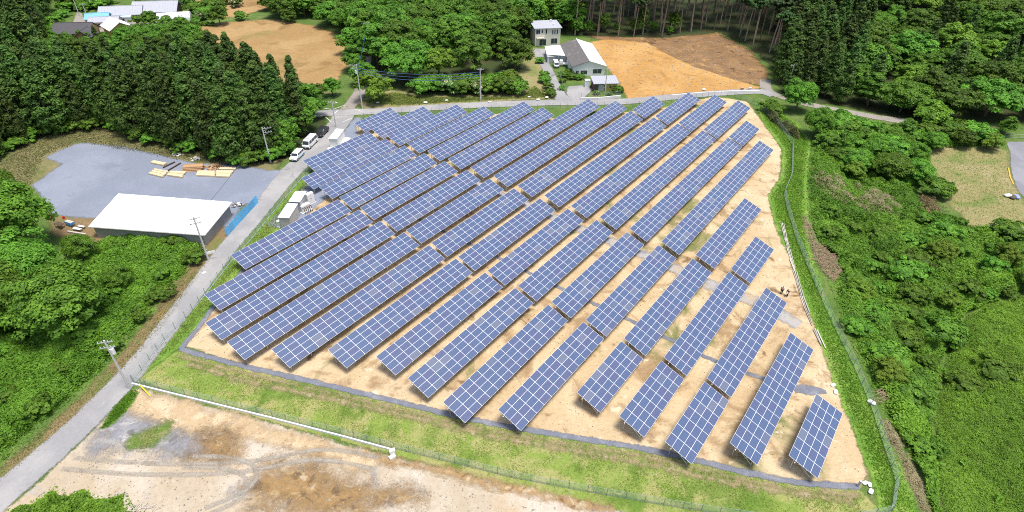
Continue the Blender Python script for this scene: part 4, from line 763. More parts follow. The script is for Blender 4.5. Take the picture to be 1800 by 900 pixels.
def quad_building(name, label, roofpx, zr, zb, wallm, roofm, inset=0.25, slab=0.14, cat='building'):
    """building under a roof quad given by its four surveyed corners (front-left, front-right, back-right, back-left)"""
    C4 = [az(x, y, z) for (x, y), z in zip(roofpx, zr if isinstance(zr, (list, tuple)) else [zr] * 4)]
    cen = sum(C4, Vector()) / 4; o = empty(name, (cen.x, cen.y, zb))
    loc = [c - o.location for c in C4]
    mb = MB(); mb.hexa([c - Vector((0, 0, slab)) for c in loc] + loc); rf = mb.build('roof', roofm, o)
    ins = []
    for c in loc:
        d = Vector((c.x, c.y, 0)); L = d.length; ins.append(Vector((c.x, c.y, c.z - slab - 0.004)) * 1 - d.normalized() * inset * 1.4)
    for i in range(4):
        a, b = ins[i], ins[(i + 1) % 4]; n = Vector((b.y - a.y, a.x - b.x, 0)).normalized() * 0.12
        d = (b - a); d.z = 0; d = d.normalized() * 0.125
        a2, b2 = a + d * (1 if i % 2 else 0), b - d * (1 if i % 2 else 0)
        A, B = Vector((a2.x, a2.y, 0)), Vector((b2.x, b2.y, 0))
        m2 = MB(); m2.hexa([A, B, B - n, A - n, a2, b2, b2 - n, a2 - n]); m2.build('wall', wallm, o)
    tag(o, label, cat); return o, loc, rf
# long shed with white roof
o, loc, rf = quad_building('shed', 'low concrete shed with a wide bright white roof beside the gravel yard', [(155, 398), (360, 413), (408, 355), (208, 340)], [2.5, 2.5, 2.9, 2.9], 0, CONC, WROOF, 0.5)
for k in range(1, 12):
    a = loc[0].lerp(loc[1], k / 12); b = loc[3].lerp(loc[2], k / 12)
    MB().tube([a + Vector((0, 0, .015)), b + Vector((0, 0, .015))], 0.03, 5).build('roof_seam', WROOF, rf)
MB().tube([loc[0] + Vector((0, -.07, -.1)), loc[1] + Vector((0, -.07, -.1))], 0.08, 6).build('gutter', CONC, o)
# inverter cabins
def cabin(roofpx, z, label, wm, doors=True):
    o, loc, rf = quad_building('inverter_cabin', label, roofpx, z, 0, wm, WROOF, 0.12, 0.1, 'cabin')
    A, B = loc[0], loc[1]; d = (B - A); d.z = 0; Ln = d.length; d.normalize(); n = Vector((d.y, -d.x, 0))
    C_ = loc[2]; d2 = (C_ - B); d2.z = 0; L2 = d2.length; d2.normalize(); n2 = Vector((d2.y, -d2.x, 0))
    base = Vector((0, 0, 0))
    for k in range(3):
        s_ = B - d * 0.12 + d2 * (L2 * (0.2 + 0.3 * k)); s_.z = z * 0.48
        q = MB(); t_ = d2 * L2 * 0.11
        p0 = s_ - n2 * 0.14
        pts = [p0 - t_, p0 + t_, p0 + t_ + n2 * 0.10 , p0 - t_ + n2 * 0.10]
        q.hexa([v + Vector((0, 0, -z * .36)) for v in pts] + [v + Vector((0, 0, z * .36)) for v in pts]); dr = q.build('door', wm, o)
        MB().box(p0 + t_ * .6 + n2 * .13, (0.06, 0.06, 0.2)).build('handle', STEEL, dr)
    return o, loc
cabin([(488, 382), (508, 383), (523.5, 358), (505, 357)], 2.6, 'white roofed grey inverter cabin, the nearer of the pair by the road', GREYM)
cabin([(507, 354), (527, 355), (538.5, 336.5), (519, 336)], 2.6, 'white roofed grey inverter cabin, the farther of the pair by the road', GREYM)
o, loc = cabin([(577, 243.5), (592, 244.5), (605, 227), (591, 226)], 2.5, 'white equipment cabin beside the site entrance and the dark car', WHITEP)
P0, P1, P2, P3 = [az(x, y, 0) - o.location for x, y in ((574, 264), (597, 266), (617, 244), (600, 242))]
MB().hexa([P0 + Vector((0, 0, -.2)), P1 + Vector((0, 0, -.2)), P2 + Vector((0, 0, -.2)), P3 + Vector((0, 0, -.2)), P0 + Vector((0, 0, .25)), P1 + Vector((0, 0, .25)), P2 + Vector((0, 0, .25)), P3 + Vector((0, 0, .25))]).build('plinth', PALEC, o)
# switchgear beside the cabins
def oriented(px0, px1): A, B = at(*px0), at(*px1); return A, B, math.atan2(B.y - A.y, B.x - A.x), (B - A).length
sw = empty('switchgear_cabinet', at(547, 358), 0.9); tag(sw, 'tall white switchgear cabinet beside the farther inverter cabin', 'cabinet')
MB().box((0, 0, .12), (1.7, .9, .24)).build('plinth', PALEC, sw); MB().box((0, 0, 1.34), (1.5, .7, 2.2)).build('body', WHITEP, sw, bevel=.02)
for sx in (-.37, .37): dd = MB().box((sx, -.37, 1.34), (.68, .04, 2.0)).build('door', WHITEP, sw); MB().box((sx * .3, -.40, 1.3), (.04, .04, .25)).build('handle', DARK, dd)
tr = empty('transformer', at(538, 371), 0.9); tag(tr, 'low white transformer with dark cables between the inverter cabins and the arrays', 'transformer')
MB().box((0, 0, .1), (2.4, 1.5, .2)).build('plinth', PALEC, tr); MB().box((0, .1, .85), (2.0, .9, 1.3)).build('body', WHITEP, tr, bevel=.03)
for k in range(5): MB().tube([(-.8 + .4 * k, -.35, 1.1), (-.8 + .4 * k, -.75, 1.2), (-.8 + .4 * k, -.95, .7), (-.8 + .4 * k, -1.0, .15)], 0.07, 6).build('cable', DARK, tr)
for k in range(6): MB().box((-.75 + .3 * k, .62, .8), (.06, .14, 1.0)).build('cooling_fin', GREYM, tr)
sb = empty('meter_cabinet', at(494, 398), 0.9); tag(sb, 'small white meter cabinet below the nearer inverter cabin', 'cabinet')
MB().box((0, 0, .1), (1.2, .8, .2)).build('plinth', PALEC, sb); MB().box((0, 0, .75), (1.0, .6, 1.1)).build('body', WHITEP, sb, bevel=.02); MB().box((0, -.32, .75), (.85, .04, .95)).build('door', WHITEP, sb); MB().box((0, 0, 1.33), (1.1, .7, .05)).build('lid', WHITEP, sb)

def add_window(o, parent, c, w, h, axis_d, n, sub=True, split=2):
    """framed window on a wall: c centre, axis_d along wall, n outward"""
    q = MB(); up = Vector((0, 0, 1))
    def slab(cc, ww, hh, t0, t1, name, mat, par):
        mb = MB(); a = axis_d * ww / 2; b = up * hh / 2
        mb.hexa([cc - a - b + n * t0, cc + a - b + n * t0, cc + a - b + n * t1, cc - a - b + n * t1, cc - a + b + n * t0, cc + a + b + n * t0, cc + a + b + n * t1, cc - a + b + n * t1]); return mb.build(name, mat, par)
    f = slab(c, w + .16, h + .16, 0.003, 0.05, 'window', WHITEP, parent)
    for k in range(split):
        ww = w / split; slab(c + axis_d * (-w / 2 + ww * (k + .5)), ww - .06, h - .04, 0.052, 0.062, 'pane', GLASS, f)
    return f
def gable_house(name, label, c, rz, L, Wd, wh, rh, wallm, roofm, eave=0.5, wins=(), roofm2=None, cat='house', hip=0.0, tiles=True):
    o = empty(name, c, rz); tag(o, label, cat)
    x, y = L / 2, Wd / 2
    mb = MB(); mb.prism([(-y, 0), (y, 0), (y, wh), (0, wh + rh * (1 if hip == 0 else 0)), (-y, wh)] if hip == 0 else [(-y, 0), (y, 0), (y, wh), (-y, wh)], -x, x); mb.build('wall', wallm, o)
    ex = x + eave; sl = rh / y; ey = y + eave; t = 0.14; ze = wh - eave * sl + 0.02; zr = wh + rh + 0.02
    for sgn, mt in ((-1, roofm), (1, roofm2 or roofm)):
        a = [Vector((-ex, sgn * ey, ze)), Vector((ex, sgn * ey, ze)), Vector((ex - hip, 0, zr)), Vector((-ex + hip, 0, zr))]
        if sgn > 0: a = a[::-1]
        r = MB().hexa([p for p in a] + [p + Vector((0, 0, t)) for p in a]).build('roof_slope', mt, o)
        if tiles:
            nr = int(2 * ex / 0.9)
            for k in range(nr):
                f = (k + .5) / nr; p0 = Vector((-ex + 2 * ex * f, sgn * ey, ze + t)); p1 = Vector((max(-ex + hip, min(ex - hip, -ex + 2 * ex * f)), 0, zr + t))
                MB().tube([p0, p1], 0.045, 4).build('roof_rib', mt, r)
    if hip:
        for sgn in (-1, 1):
            a = [Vector((sgn * ex, -ey, ze)), Vector((sgn * ex, ey, ze)), Vector((sgn * (ex - hip), 0, zr))]
            b = [p + Vector((0, 0, t)) for p in a]; m_ = MB(); m_.poly(a); m_.poly(b); [m_.poly([a[i], a[(i + 1) % 3], b[(i + 1) % 3], b[i]]) for i in range(3)]; m_.build('roof_slope', roofm, o)
    MB().tube([(-ex + hip, 0, zr + t), (ex - hip, 0, zr + t)], 0.13, 6).build('ridge', roofm, o)
    for face, u, z, w, h in wins:
        if face == 'f': cc, ad, n = Vector((u, -y, z)), Vector((1, 0, 0)), Vector((0, -1, 0))
        elif face == 'b': cc, ad, n = Vector((u, y, z)), Vector((-1, 0, 0)), Vector((0, 1, 0))
        elif face == 'l': cc, ad, n = Vector((-x, u, z)), Vector((0, -1, 0)), Vector((-1, 0, 0))
        else: cc, ad, n = Vector((x, u, z)), Vector((0, 1, 0)), Vector((1, 0, 0))
        add_window(o, o, cc, w, h, ad, n)
    return o
# cream two-storey house
A, B, ang, Ln = oriented((940, 81.5), (984, 79))
ho = empty('house', A, ang); tag(ho, 'cream two-storey house with a pale flat roof at the top of the lane', 'house')
Dp, Hh = 6.5, 5.7; t1 = Ln * 0.52
MB().box((t1 / 2, Dp / 2, Hh / 2), (t1, Dp, Hh)).build('wall', CREAM, ho); MB().box((t1 + (Ln - t1) / 2 + .002, Dp / 2 - .35, Hh / 2 - .1), (Ln - t1, Dp - .7, Hh - .2)).build('wall', CREAM, ho)
MB().hexa([(-.4, -.4, Hh), (Ln + .4, -.5, Hh - .12), (Ln + .4, Dp + .4, Hh + .45), (-.4, Dp + .4, Hh + .5), (-.4, -.4, Hh + .16), (Ln + .4, -.5, Hh + .04), (Ln + .4, Dp + .4, Hh + .6), (-.4, Dp + .4, Hh + .66)]).build('roof', GRROOF, ho)
fx = lambda p: (p - 937.5) / 48 * Ln
for p0, p1, z0, z1, yy in ((939, 947, 4.0, 5.4, 0), (949.5, 952, 4.1, 5.3, 0), (957, 960, 3.9, 5.4, 0), (969.5, 972, 3.6, 5.1, 0), (973.5, 976, 3.6, 5.1, 0), (978, 980.5, 3.6, 5.1, 0), (946, 959, .2, 2.2, 0), (968, 980, .6, 2.3, 0)):
    add_window(ho, ho, Vector(((fx(p0) + fx(p1)) / 2, yy if p0 < 960 else 0.0, (z0 + z1) / 2)), fx(p1) - fx(p0), z1 - z0, Vector((1, 0, 0)), Vector((0, -1, 0)), split=2 if p1 - p0 > 4 else 1)
bal = MB().box((fx(947), -.5, 2.75), (2.6, 1.0, .14)).build('balcony', CREAM, ho)
for k in range(14): MB().box((fx(947) - 1.27 + k * .195, -.98, 3.25), (.04, .04, .9)).build('baluster', WHITEP, bal)
MB().box((fx(947), -.98, 3.72), (2.6, .07, .06)).build('handrail', WHITEP, bal)
MB().box((Ln * .75, Dp * .75, Hh + .9), (.5, .5, .9)).build('chimney', PALEC, ho); MB().tube([(Ln * .78, Dp * .3, Hh + .2), (Ln * .78, Dp * .3, Hh + .8)], .35, 10).build('water_heater', WHITEP, ho)
# workshop
R0, R1 = az(1036.7, 108.5, 4.3), az(1013, 69.5, 4.3); ang = math.atan2(R1.y - R0.y, R1.x - R0.x); Lw = (R1 - R0).length
cw = (R0 + R1) / 2; cw.z = 0
wk = gable_house('workshop', 'long white workshop with a dark left roof slope and a white right slope', cw, ang, Lw - .8, 9.6, 2.9, 1.5, WHITEP, WROOF, .45, [('l', -2.6, 1.3, 2.6, 1.3), ('l', 1.4, 1.1, 2.0, 1.1), ('l', 3.4, 1.1, .9, 1.1), ('f', -5, 1.5, 1.6, 1.1), ('f', 0, 1.5, 1.6, 1.1), ('f', 5, 1.5, 1.6, 1.1)], WSROOF, cat='workshop')
# lean-to beside the workshop
lt = quad_building('lean_to', 'white roofed lean-to on the left of the workshop', [(961, 95.5), (996.5, 98), (984.5, 79), (957.5, 81)], [2.5, 2.7, 2.9, 2.6], 0, GREYM, WROOF, .3, .1, 'lean-to')[0]
st = empty('garden_shed', at(968, 109), 0.1); tag(st, 'small pale shed in front of the lean-to', 'shed')
MB().box((0, 0, 1.0), (2.3, 1.6, 2.0)).build('wall', WHITEP, st); MB().box((0, -.05, 2.07), (2.6, 2.0, .12)).build('roof', WROOF, st); MB().box((0, -.83, .95), (1.2, .05, 1.7)).build('door', GREYM, st)
# yellow shed below the lane
A, B, ang, Ln = oriented((1044, 160.5), (1084, 159.5)); md = (A + B) / 2
ys = empty('yellow_shed', md, ang); tag(ys, 'small yellow boarded shed with a grey roof beside the orange field', 'shed')
MB().box((-Ln * .25 - .002, 2.0, 1.15), (Ln * .5, 4.0, 2.3)).build('wall', BRWOOD, ys); MB().box((Ln * .25, 2.0, 1.15), (Ln * .5, 4.0, 2.3)).build('wall', YWALL, ys)
rf = MB().hexa([(-Ln / 2 - .4, -.5, 2.2), (Ln / 2 + .4, -.5, 2.2), (Ln / 2 + .4, 4.3, 2.75), (-Ln / 2 - .4, 4.3, 2.75), (-Ln / 2 - .4, -.5, 2.32), (Ln / 2 + .4, -.5, 2.32), (Ln / 2 + .4, 4.3, 2.87), (-Ln / 2 - .4, 4.3, 2.87)]).build('roof', GRROOF, ys)
for k in range(12): xx = -Ln / 2 - .3 + k * (Ln + .6) / 11; MB().tube([(xx, -.5, 2.33), (xx, 4.3, 2.88)], .04, 4).build('roof_rib', GRROOF, rf)
MB().box((Ln * .2, -.04, 1.2), (.5, .06, .5)).build('window', GLASS, ys); MB().box((-Ln * .2, -.04, 1.0), (1.6, .06, 1.8)).build('door', GREYM, ys)
wc = empty('storage_cabinet', at(1032, 152), .05); tag(wc, 'white storage cabinet left of the yellow shed', 'cabinet')
MB().box((0, 0, .95), (1.5, 1.1, 1.9)).build('body', WHITEP, wc); MB().box((0, -.04, 1.95), (1.6, 1.2, .09)).build('lid', WROOF, wc); MB().box((-.2, -.57, .9), (.05, .04, .3)).build('handle', DARK, wc)
def wall_line(name, pts, h, w, mat, label, cat='wall', z0=0.0):
    P = [at(*p) for p in pts]; mb = MB(); o = empty(name, P[0])
    for a, b in zip(P[:-1], P[1:]):
        d = (b - a).normalized(); n = Vector((-d.y, d.x, 0)) * w / 2; L = (b - a).length; k = max(1, int(L / 2.4))
        for i in range(k):
            p, q = a.lerp(b, i / k), a.lerp(b, (i + 1) / k - 0.012 / L)
            z = Vector((0, 0, 1)); r = p - o.location, q - o.location
            MB().hexa([r[0] - n - z * .4, r[1] - n - z * .4, r[1] + n - z * .4, r[0] + n - z * .4, r[0] - n + z * h, r[1] - n + z * h, r[1] + n + z * h, r[0] + n + z * h]).build('block', mat, o)
    tag(o, label, cat); return o
wall_line('garden_wall', [(1020, 176), (1050, 176.5), (1091, 172)], .8, .25, PALEC, 'low pale wall below the yellow shed')
wall_line('retaining_wall', [(233, 676), (350, 705), (480, 737), (600, 768), (692, 793)], .34, .19, PALEC, 'long low white retaining wall along the dirt yard')
eb = empty('concrete_block', at(690, 797), .3); tag(eb, 'broken white concrete block at the end of the retaining wall', 'concrete block')
MB().box((0, 0, .3), (.7, .5, .9)).build('block', PALEC, eb); MB().box((-.1, -.6, .12), (.8, .5, .35), rz=.4).build('rubble', PALEC, eb)
wall_line('kerb', [(236, 671), (290, 598), (327, 559), (362, 518), (405, 462), (442, 421), (493, 358), (530, 315), (560, 287)], .16, .10, PALEC, 'thin white kerb under the fence along the road', 'kerb')
wall_line('kerb', [(1180, 168), (1230, 163.5), (1290, 160.5), (1335, 160)], .2, .3, PALEC, 'pale kerb between the far road and the arrays', 'kerb')
# farm houses, upper left
def fh(px, z, *a, **k): c = az(px[0], px[1], z); c.z = 0; return c
gable_house('farm_house', 'farm house with a dark grey tiled roof and orange gable', fh((131, 46), 4), .12, 11, 7.0, 2.9, 2.1, OWALL, DKROOF, .6, [('f', -3, 1.5, 1.6, 1.2), ('f', 3.5, 1.5, 1.6, 1.2), ('l', 0, 1.5, 1.4, 1.2)])
gable_house('house_wing', 'small front wing with a white barge board before the dark roofed house', fh((150, 58), 3), .12 + math.pi / 2, 5, 4.6, 2.6, 1.7, OWALL, DKROOF, .5, [('l', 0, 1.4, 1.8, 1.2)])
gable_house('farm_house', 'long farm house with a pale grey tiled roof', fh((213, 14), 4), .22, 13, 6.5, 2.8, 1.8, CREAM, GRROOF, .8, [('f', -4, 1.3, 2.2, 1.5), ('f', 0, 1.3, 2.2, 1.5), ('f', 4, 1.3, 2.2, 1.5)])
gable_house('farm_house', 'farm house with brown walls and a pale roof cut by the top edge', fh((274, 6), 4.5), .16, 14, 8, 3.0, 2.2, BRWOOD, GRROOF, .9, [('f', -5, 1.3, 1.6, 1.7), ('f', -2, 1.3, 1.6, 1.7), ('f', 1, 1.3, 1.6, 1.7), ('f', 4.5, 1.3, 1.6, 1.7)])
gable_house('barn', 'barn with a bright blue roof among the farm houses', fh((171, 25), 3.5), .25, 7, 5, 2.6, 1.2, GREYM, BLROOF, .4, [('f', 0, 1.2, 1.6, 1.2)], cat='barn')
gable_house('barn', 'barn with a pale grey roof in front of the blue roofed barn', fh((183, 31), 3.2), .22, 9, 4.5, 2.4, 1.0, CREAM, GRROOF, .4, [('f', 2, 1.2, 1.6, 1.2), ('f', -2, 1.2, 1.6, 1.2)], cat='barn')
gable_house('farm_house', 'farm house with a white roof and yellowish gable in the farm group', fh((203, 40), 3.5), -.75, 8, 6.5, 2.6, 1.8, YWALL, WROOF, .6, [('r', 0, 1.3, 1.6, 1.2)])
gable_house('shed', 'low shed with a pale blue roof below the white roofed farm house', fh((219, 47), 2.2), .2, 6.5, 3.2, 2.0, .4, WHITEP, LBROOF, .3, [('f', 0, 1.1, 1.4, .9)], cat='shed')
gable_house('shed', 'small shed with a dark roof half hidden by the grove', fh((217, 60), 2.4), -1.1, 5, 3.6, 2.0, .8, GREYM, DKROOF, .3, [('f', 0, 1.1, 1.2, .9)], cat='shed')
gable_house('shed', 'low shed with a pale blue roof beside the farm yard', fh((217, 27), 2.2), .1, 5.5, 3.4, 2.0, .5, WHITEP, LBROOF, .3, [('f', 0, 1.1, 1.4, .9)], cat='shed')
gh = empty('greenhouse', fh((306, 27), 1.5), .30); tag(gh, 'long white plastic tunnel greenhouse right of the farm', 'greenhouse')
PLAST = plain('greenhouse_film', (0.72, 0.72, 0.74), 0.35, var=0.08)
prof = [(2.3 * math.cos(a), 0.3 + 2.3 * math.sin(a)) for a in np.linspace(0, math.pi, 11)] + [(-2.3, 0), (2.3, 0)]
MB().prism(prof, -5.5, 5.5).build('film', PLAST, gh)
for k in range(8):
    xx = -5.5 + k * 11 / 7; MB().tube([(xx, 2.34 * math.cos(a), .3 + 2.34 * math.sin(a)) for a in np.linspace(0, math.pi, 9)], .03, 4).build('hoop', STEEL, gh)
MB().box((5.53, 0, 1.0), (.05, 1.2, 1.9)).build('door', WHITEP, gh)

# ================================================================== STREET FURNITURE
POLEM = plain('concrete_pole', (0.55, 0.54, 0.52), 0.8, var=0.1)
CERAM = plain('insulator', (0.75, 0.75, 0.74), 0.4)
BLUEC = plain('blue_cable_cover', (0.02, 0.07, 0.19), 0.5, var=0.1)
BLACKC = plain('black_cable', (0.03, 0.03, 0.035), 0.6)
tops = {}
def pole(key, px, h, label, rz=0.0, arms=1, trafo=False, lamp=False, side=0, parent_z=None):
    b = at(*px); o = empty('utility_pole', b, rz); tag(o, label, 'utility pole')
    MB().tube([(0, 0, -.5), (0, 0, h)], [.17, .11], 9).build('pole', POLEM, o)
    for k in range(arms):
        z = h - .35 - k * .9; L = 1.8
        ar = MB().box((side * L * .45, 0, z), (L, .1, .1)).build('crossarm', STEEL, o)
        for q in (-.8, -.35, .35, .8): MB().tube([(side * L * .45 + q, 0, z + .05), (side * L * .45 + q, 0, z + .30)], [.06, .04], 6).build('insulator', CERAM, ar)
        MB().tube([(0, 0, z - .6), (side * L * .45 + .5, 0, z)], .03, 4).build('strut', STEEL, o)
    if trafo: MB().tube([(.35, 0, h - 2.4), (.35, 0, h - 1.5)], .26, 10).build('transformer', CERAM, o)
    if lamp:
        l_ = MB().tube([(0, 0, h - .8), (.9, 0, h - .5)], .03, 5).build('lamp_arm', STEEL, o); MB().box((1.0, 0, h - .5), (.5, .2, .12)).build('lamp_head', CERAM, l_)
    for k in range(6): MB().tube([(.12 if k % 2 else -.12, 0, 1.8 + k * .45), (.32 if k % 2 else -.32, 0, 1.8 + k * .45)], .015, 4).build('step_bolt', STEEL, o)
    tops[key] = b + Vector((0, 0, h)); return o
pole('A', (228, 683), 9.0, 'utility pole with a transformer at the corner of road and dirt yard', .25, 2, True)
pB = pole('B', (367, 458), 8.9, 'utility pole in front of the white shed roof with a small sign', .5, 2)
MB().box((.55, -.05, 1.55), (1.7, .05, .5)).build('sign_board', WHITEP, pB)
pole('C', (476, 286), 8.4, 'white utility pole standing before the cedar grove', .3, 2, False, False, 1)
pole('D', (591, 224), 6.8, 'lamp post beside the white equipment cabin', .2, 1, False, True)
pole('E', (637, 190), 11.5, 'utility pole among the trees at the crossroads', 2.9, 2, True, False, 1)
pole('F', (652, 110), 12.0, 'utility pole rising out of the middle wood', .3, 2, True)
pole('G', (845, 178), 9.0, 'utility pole on the far roadside verge in front of the hedge', .1, 1)
pole('H', (1063, 165), 7.2, 'thin pole in front of the yellow shed', .1, 1)
pole('I', (1381, 166), 8.5, 'thin pole before the right hand cedar plantation', .1, 1)
pole('J', (140, 28), 8, 'utility pole behind the dark roofed farm house', .1, 1)
pole('K', (154, 31), 5, 'short pole left of the blue roofed barn', .1, 1)
def cable(a, b, sag, label, mat=BLACKC, r=.025, off=(0, 0, 0)):
    A, B = tops[a] + Vector(off), tops[b] + Vector(off); pts = []
    for k in range(13):
        t = k / 12; p = A.lerp(B, t); p.z -= sag * 4 * t * (1 - t) + .3; pts.append(p)
    o = MB().tube(pts, r, 5).build('power_cable', mat); tag(o, label, 'cable')
cable('A', 'B', .9, 'overhead cable between the corner pole and the pole by the white roof'); cable('B', 'C', .9, 'overhead cable along the gravel yard'); cable('C', 'D', .7, 'overhead cable passing above the parked vehicles'); cable('D', 'E', .5, 'overhead cable across the crossroads')
for k, nm in enumerate(('upper', 'middle', 'lower')):
    cable('E', 'G', 1.1 + .25 * k, f'{nm} blue covered cable in front of the middle wood', BLUEC, .06, (0, 0, -.7 - .55 * k))
cable('F', 'E', .8, 'blue covered cable running down through the middle wood', BLUEC, .06, (0, 0, -1)); cable('G', 'H', 1.0, 'overhead cable from the verge pole to the yellow shed')

FPOST = plain('fence_post', (0.20, 0.25, 0.23), 0.6, var=0.1); FWIRE = plain('fence_wire', (0.30, 0.37, 0.33), 0.6, var=0.1)
PMESH = MB().tube([(0, 0, -.3), (0, 0, 1.45)], .035, 6).mesh('post', FPOST)
def fence(pts, label, h=1.35, nw=8, step=2.0, wr=.011, mesh=True):
    P = [at(*p) for p in pts]; o = empty('wire_fence', P[0]); tag(o, label, 'fence')
    Q = []
    for a, b in zip(P[:-1], P[1:]):
        n = max(1, round((b - a).length / step))
        for i in range(n):
            q = a.lerp(b, i / n); q.z = H(q.x, q.y); Q.append(q)
    Q.append(P[-1])
    for q in Q: link('post', PMESH, o, q - o.location, (0, 0, 0), (1, 1, h / 1.35))
    for k in range(nw):
        z = Vector((0, 0, .12 + (h - .12) * k / (nw - 1)))
        MB().tube([q + z - o.location for q in Q], wr * (1.6 if k in (0, nw - 1) else 1), 4).build('wire', FWIRE, o)
    if mesh:                                   # upright wires of the mesh, too fine to pick apart
        m = MB()
        for a, b in zip(Q[:-1], Q[1:]):
            n = int((b - a).length / .25)
            for i in range(n):
                p = a.lerp(b, (i + .5) / n) - o.location; s_ = .006
                m.poly([p + Vector((-s_, -s_, .1)), p + Vector((s_, s_, .1)), p + Vector((s_, s_, h)), p + Vector((-s_, -s_, h))])
        w = m.build('mesh_wires', FWIRE, o); w['kind'] = 'stuff'
    return o
fence([(236, 672), (290, 599), (327, 560), (362, 519), (405, 463), (442, 422), (493, 359), (530, 316), (560, 288)], 'wire mesh fence along the road on the left of the arrays')
fence([(235, 673), (350, 702), (480, 734), (600, 764), (693, 789), (800, 815), (900, 840), (1000, 859), (1100, 877), (1200, 894), (1330, 913), (1450, 921), (1566, 900)], 'wire mesh fence along the front bank above the dirt yard')
fence([(1566, 898), (1574, 846), (1550, 772), (1530, 712), (1500, 642), (1460, 562), (1425, 482), (1400, 422), (1383, 366), (1378, 341), (1391, 310), (1393, 256), (1372, 226), (1332, 187), (1292, 171)], 'wire mesh fence winding along the right side of the site')
fence([(640, 208), (720, 200), (850, 195), (985, 190), (1100, 189), (1180, 181), (1255, 169), (1290, 170)], 'thin wire fence between the far road and the arrays', mesh=False, nw=4)
fence([(983, 133), (988, 150), (996, 168)], 'green wire fence beside the paved lane', 1.2, 5, 1.8, .012, False)
fence([(1022, 172), (1055, 172), (1090, 168)], 'green wire fence on the low wall below the yellow shed', 1.3, 5, 1.6, .012, False)
fence([(1764, 241), (1790, 243), (1830, 246)], 'pale rail fence at the end of the car park', 1.0, 3, 1.8, .03, False)
# blue sheet fence
bf = empty('sheet_fence', at(400, 416)); tag(bf, 'blue corrugated sheet fence beside the white roofed shed', 'fence')
BLUEP = plain('blue_sheet', (0.13, 0.44, 0.72), 0.5, var=0.12, dirt=((0.22, 0.42, 0.58), 1.5, .6, .8), objrand=.1)
A, B = at(400, 416), at(455, 356); nP = 9; dv = (B - A) / nP; nv = Vector((-dv.y, dv.x, 0)).normalized()
for k in range(nP):
    p0 = A + dv * k - A; p1 = p0 + dv * .985; hh = 1.75 + random.uniform(-.12, .12); ln = nv * random.uniform(.0, .12); tk = nv * .04; up = Vector((0, 0, hh))
    m = MB(); ns_ = 8
    for i in range(ns_):
        a, b = p0.lerp(p1, i / ns_), p0.lerp(p1, (i + 1) / ns_ - .004); w_ = nv * (.035 if i % 2 else 0)
        m.hexa([a + w_, b + w_, b + w_ + tk, a + w_ + tk, a + w_ + up + ln, b + w_ + up + ln, b + w_ + tk + up + ln, a + w_ + tk + up + ln])
    m.build('panel', BLUEP, bf)
    MB().tube([p0 + nv * .12 + Vector((0, 0, -.3)), p0 + nv * .2 + up], .04, 6).build('post', STEEL, bf)

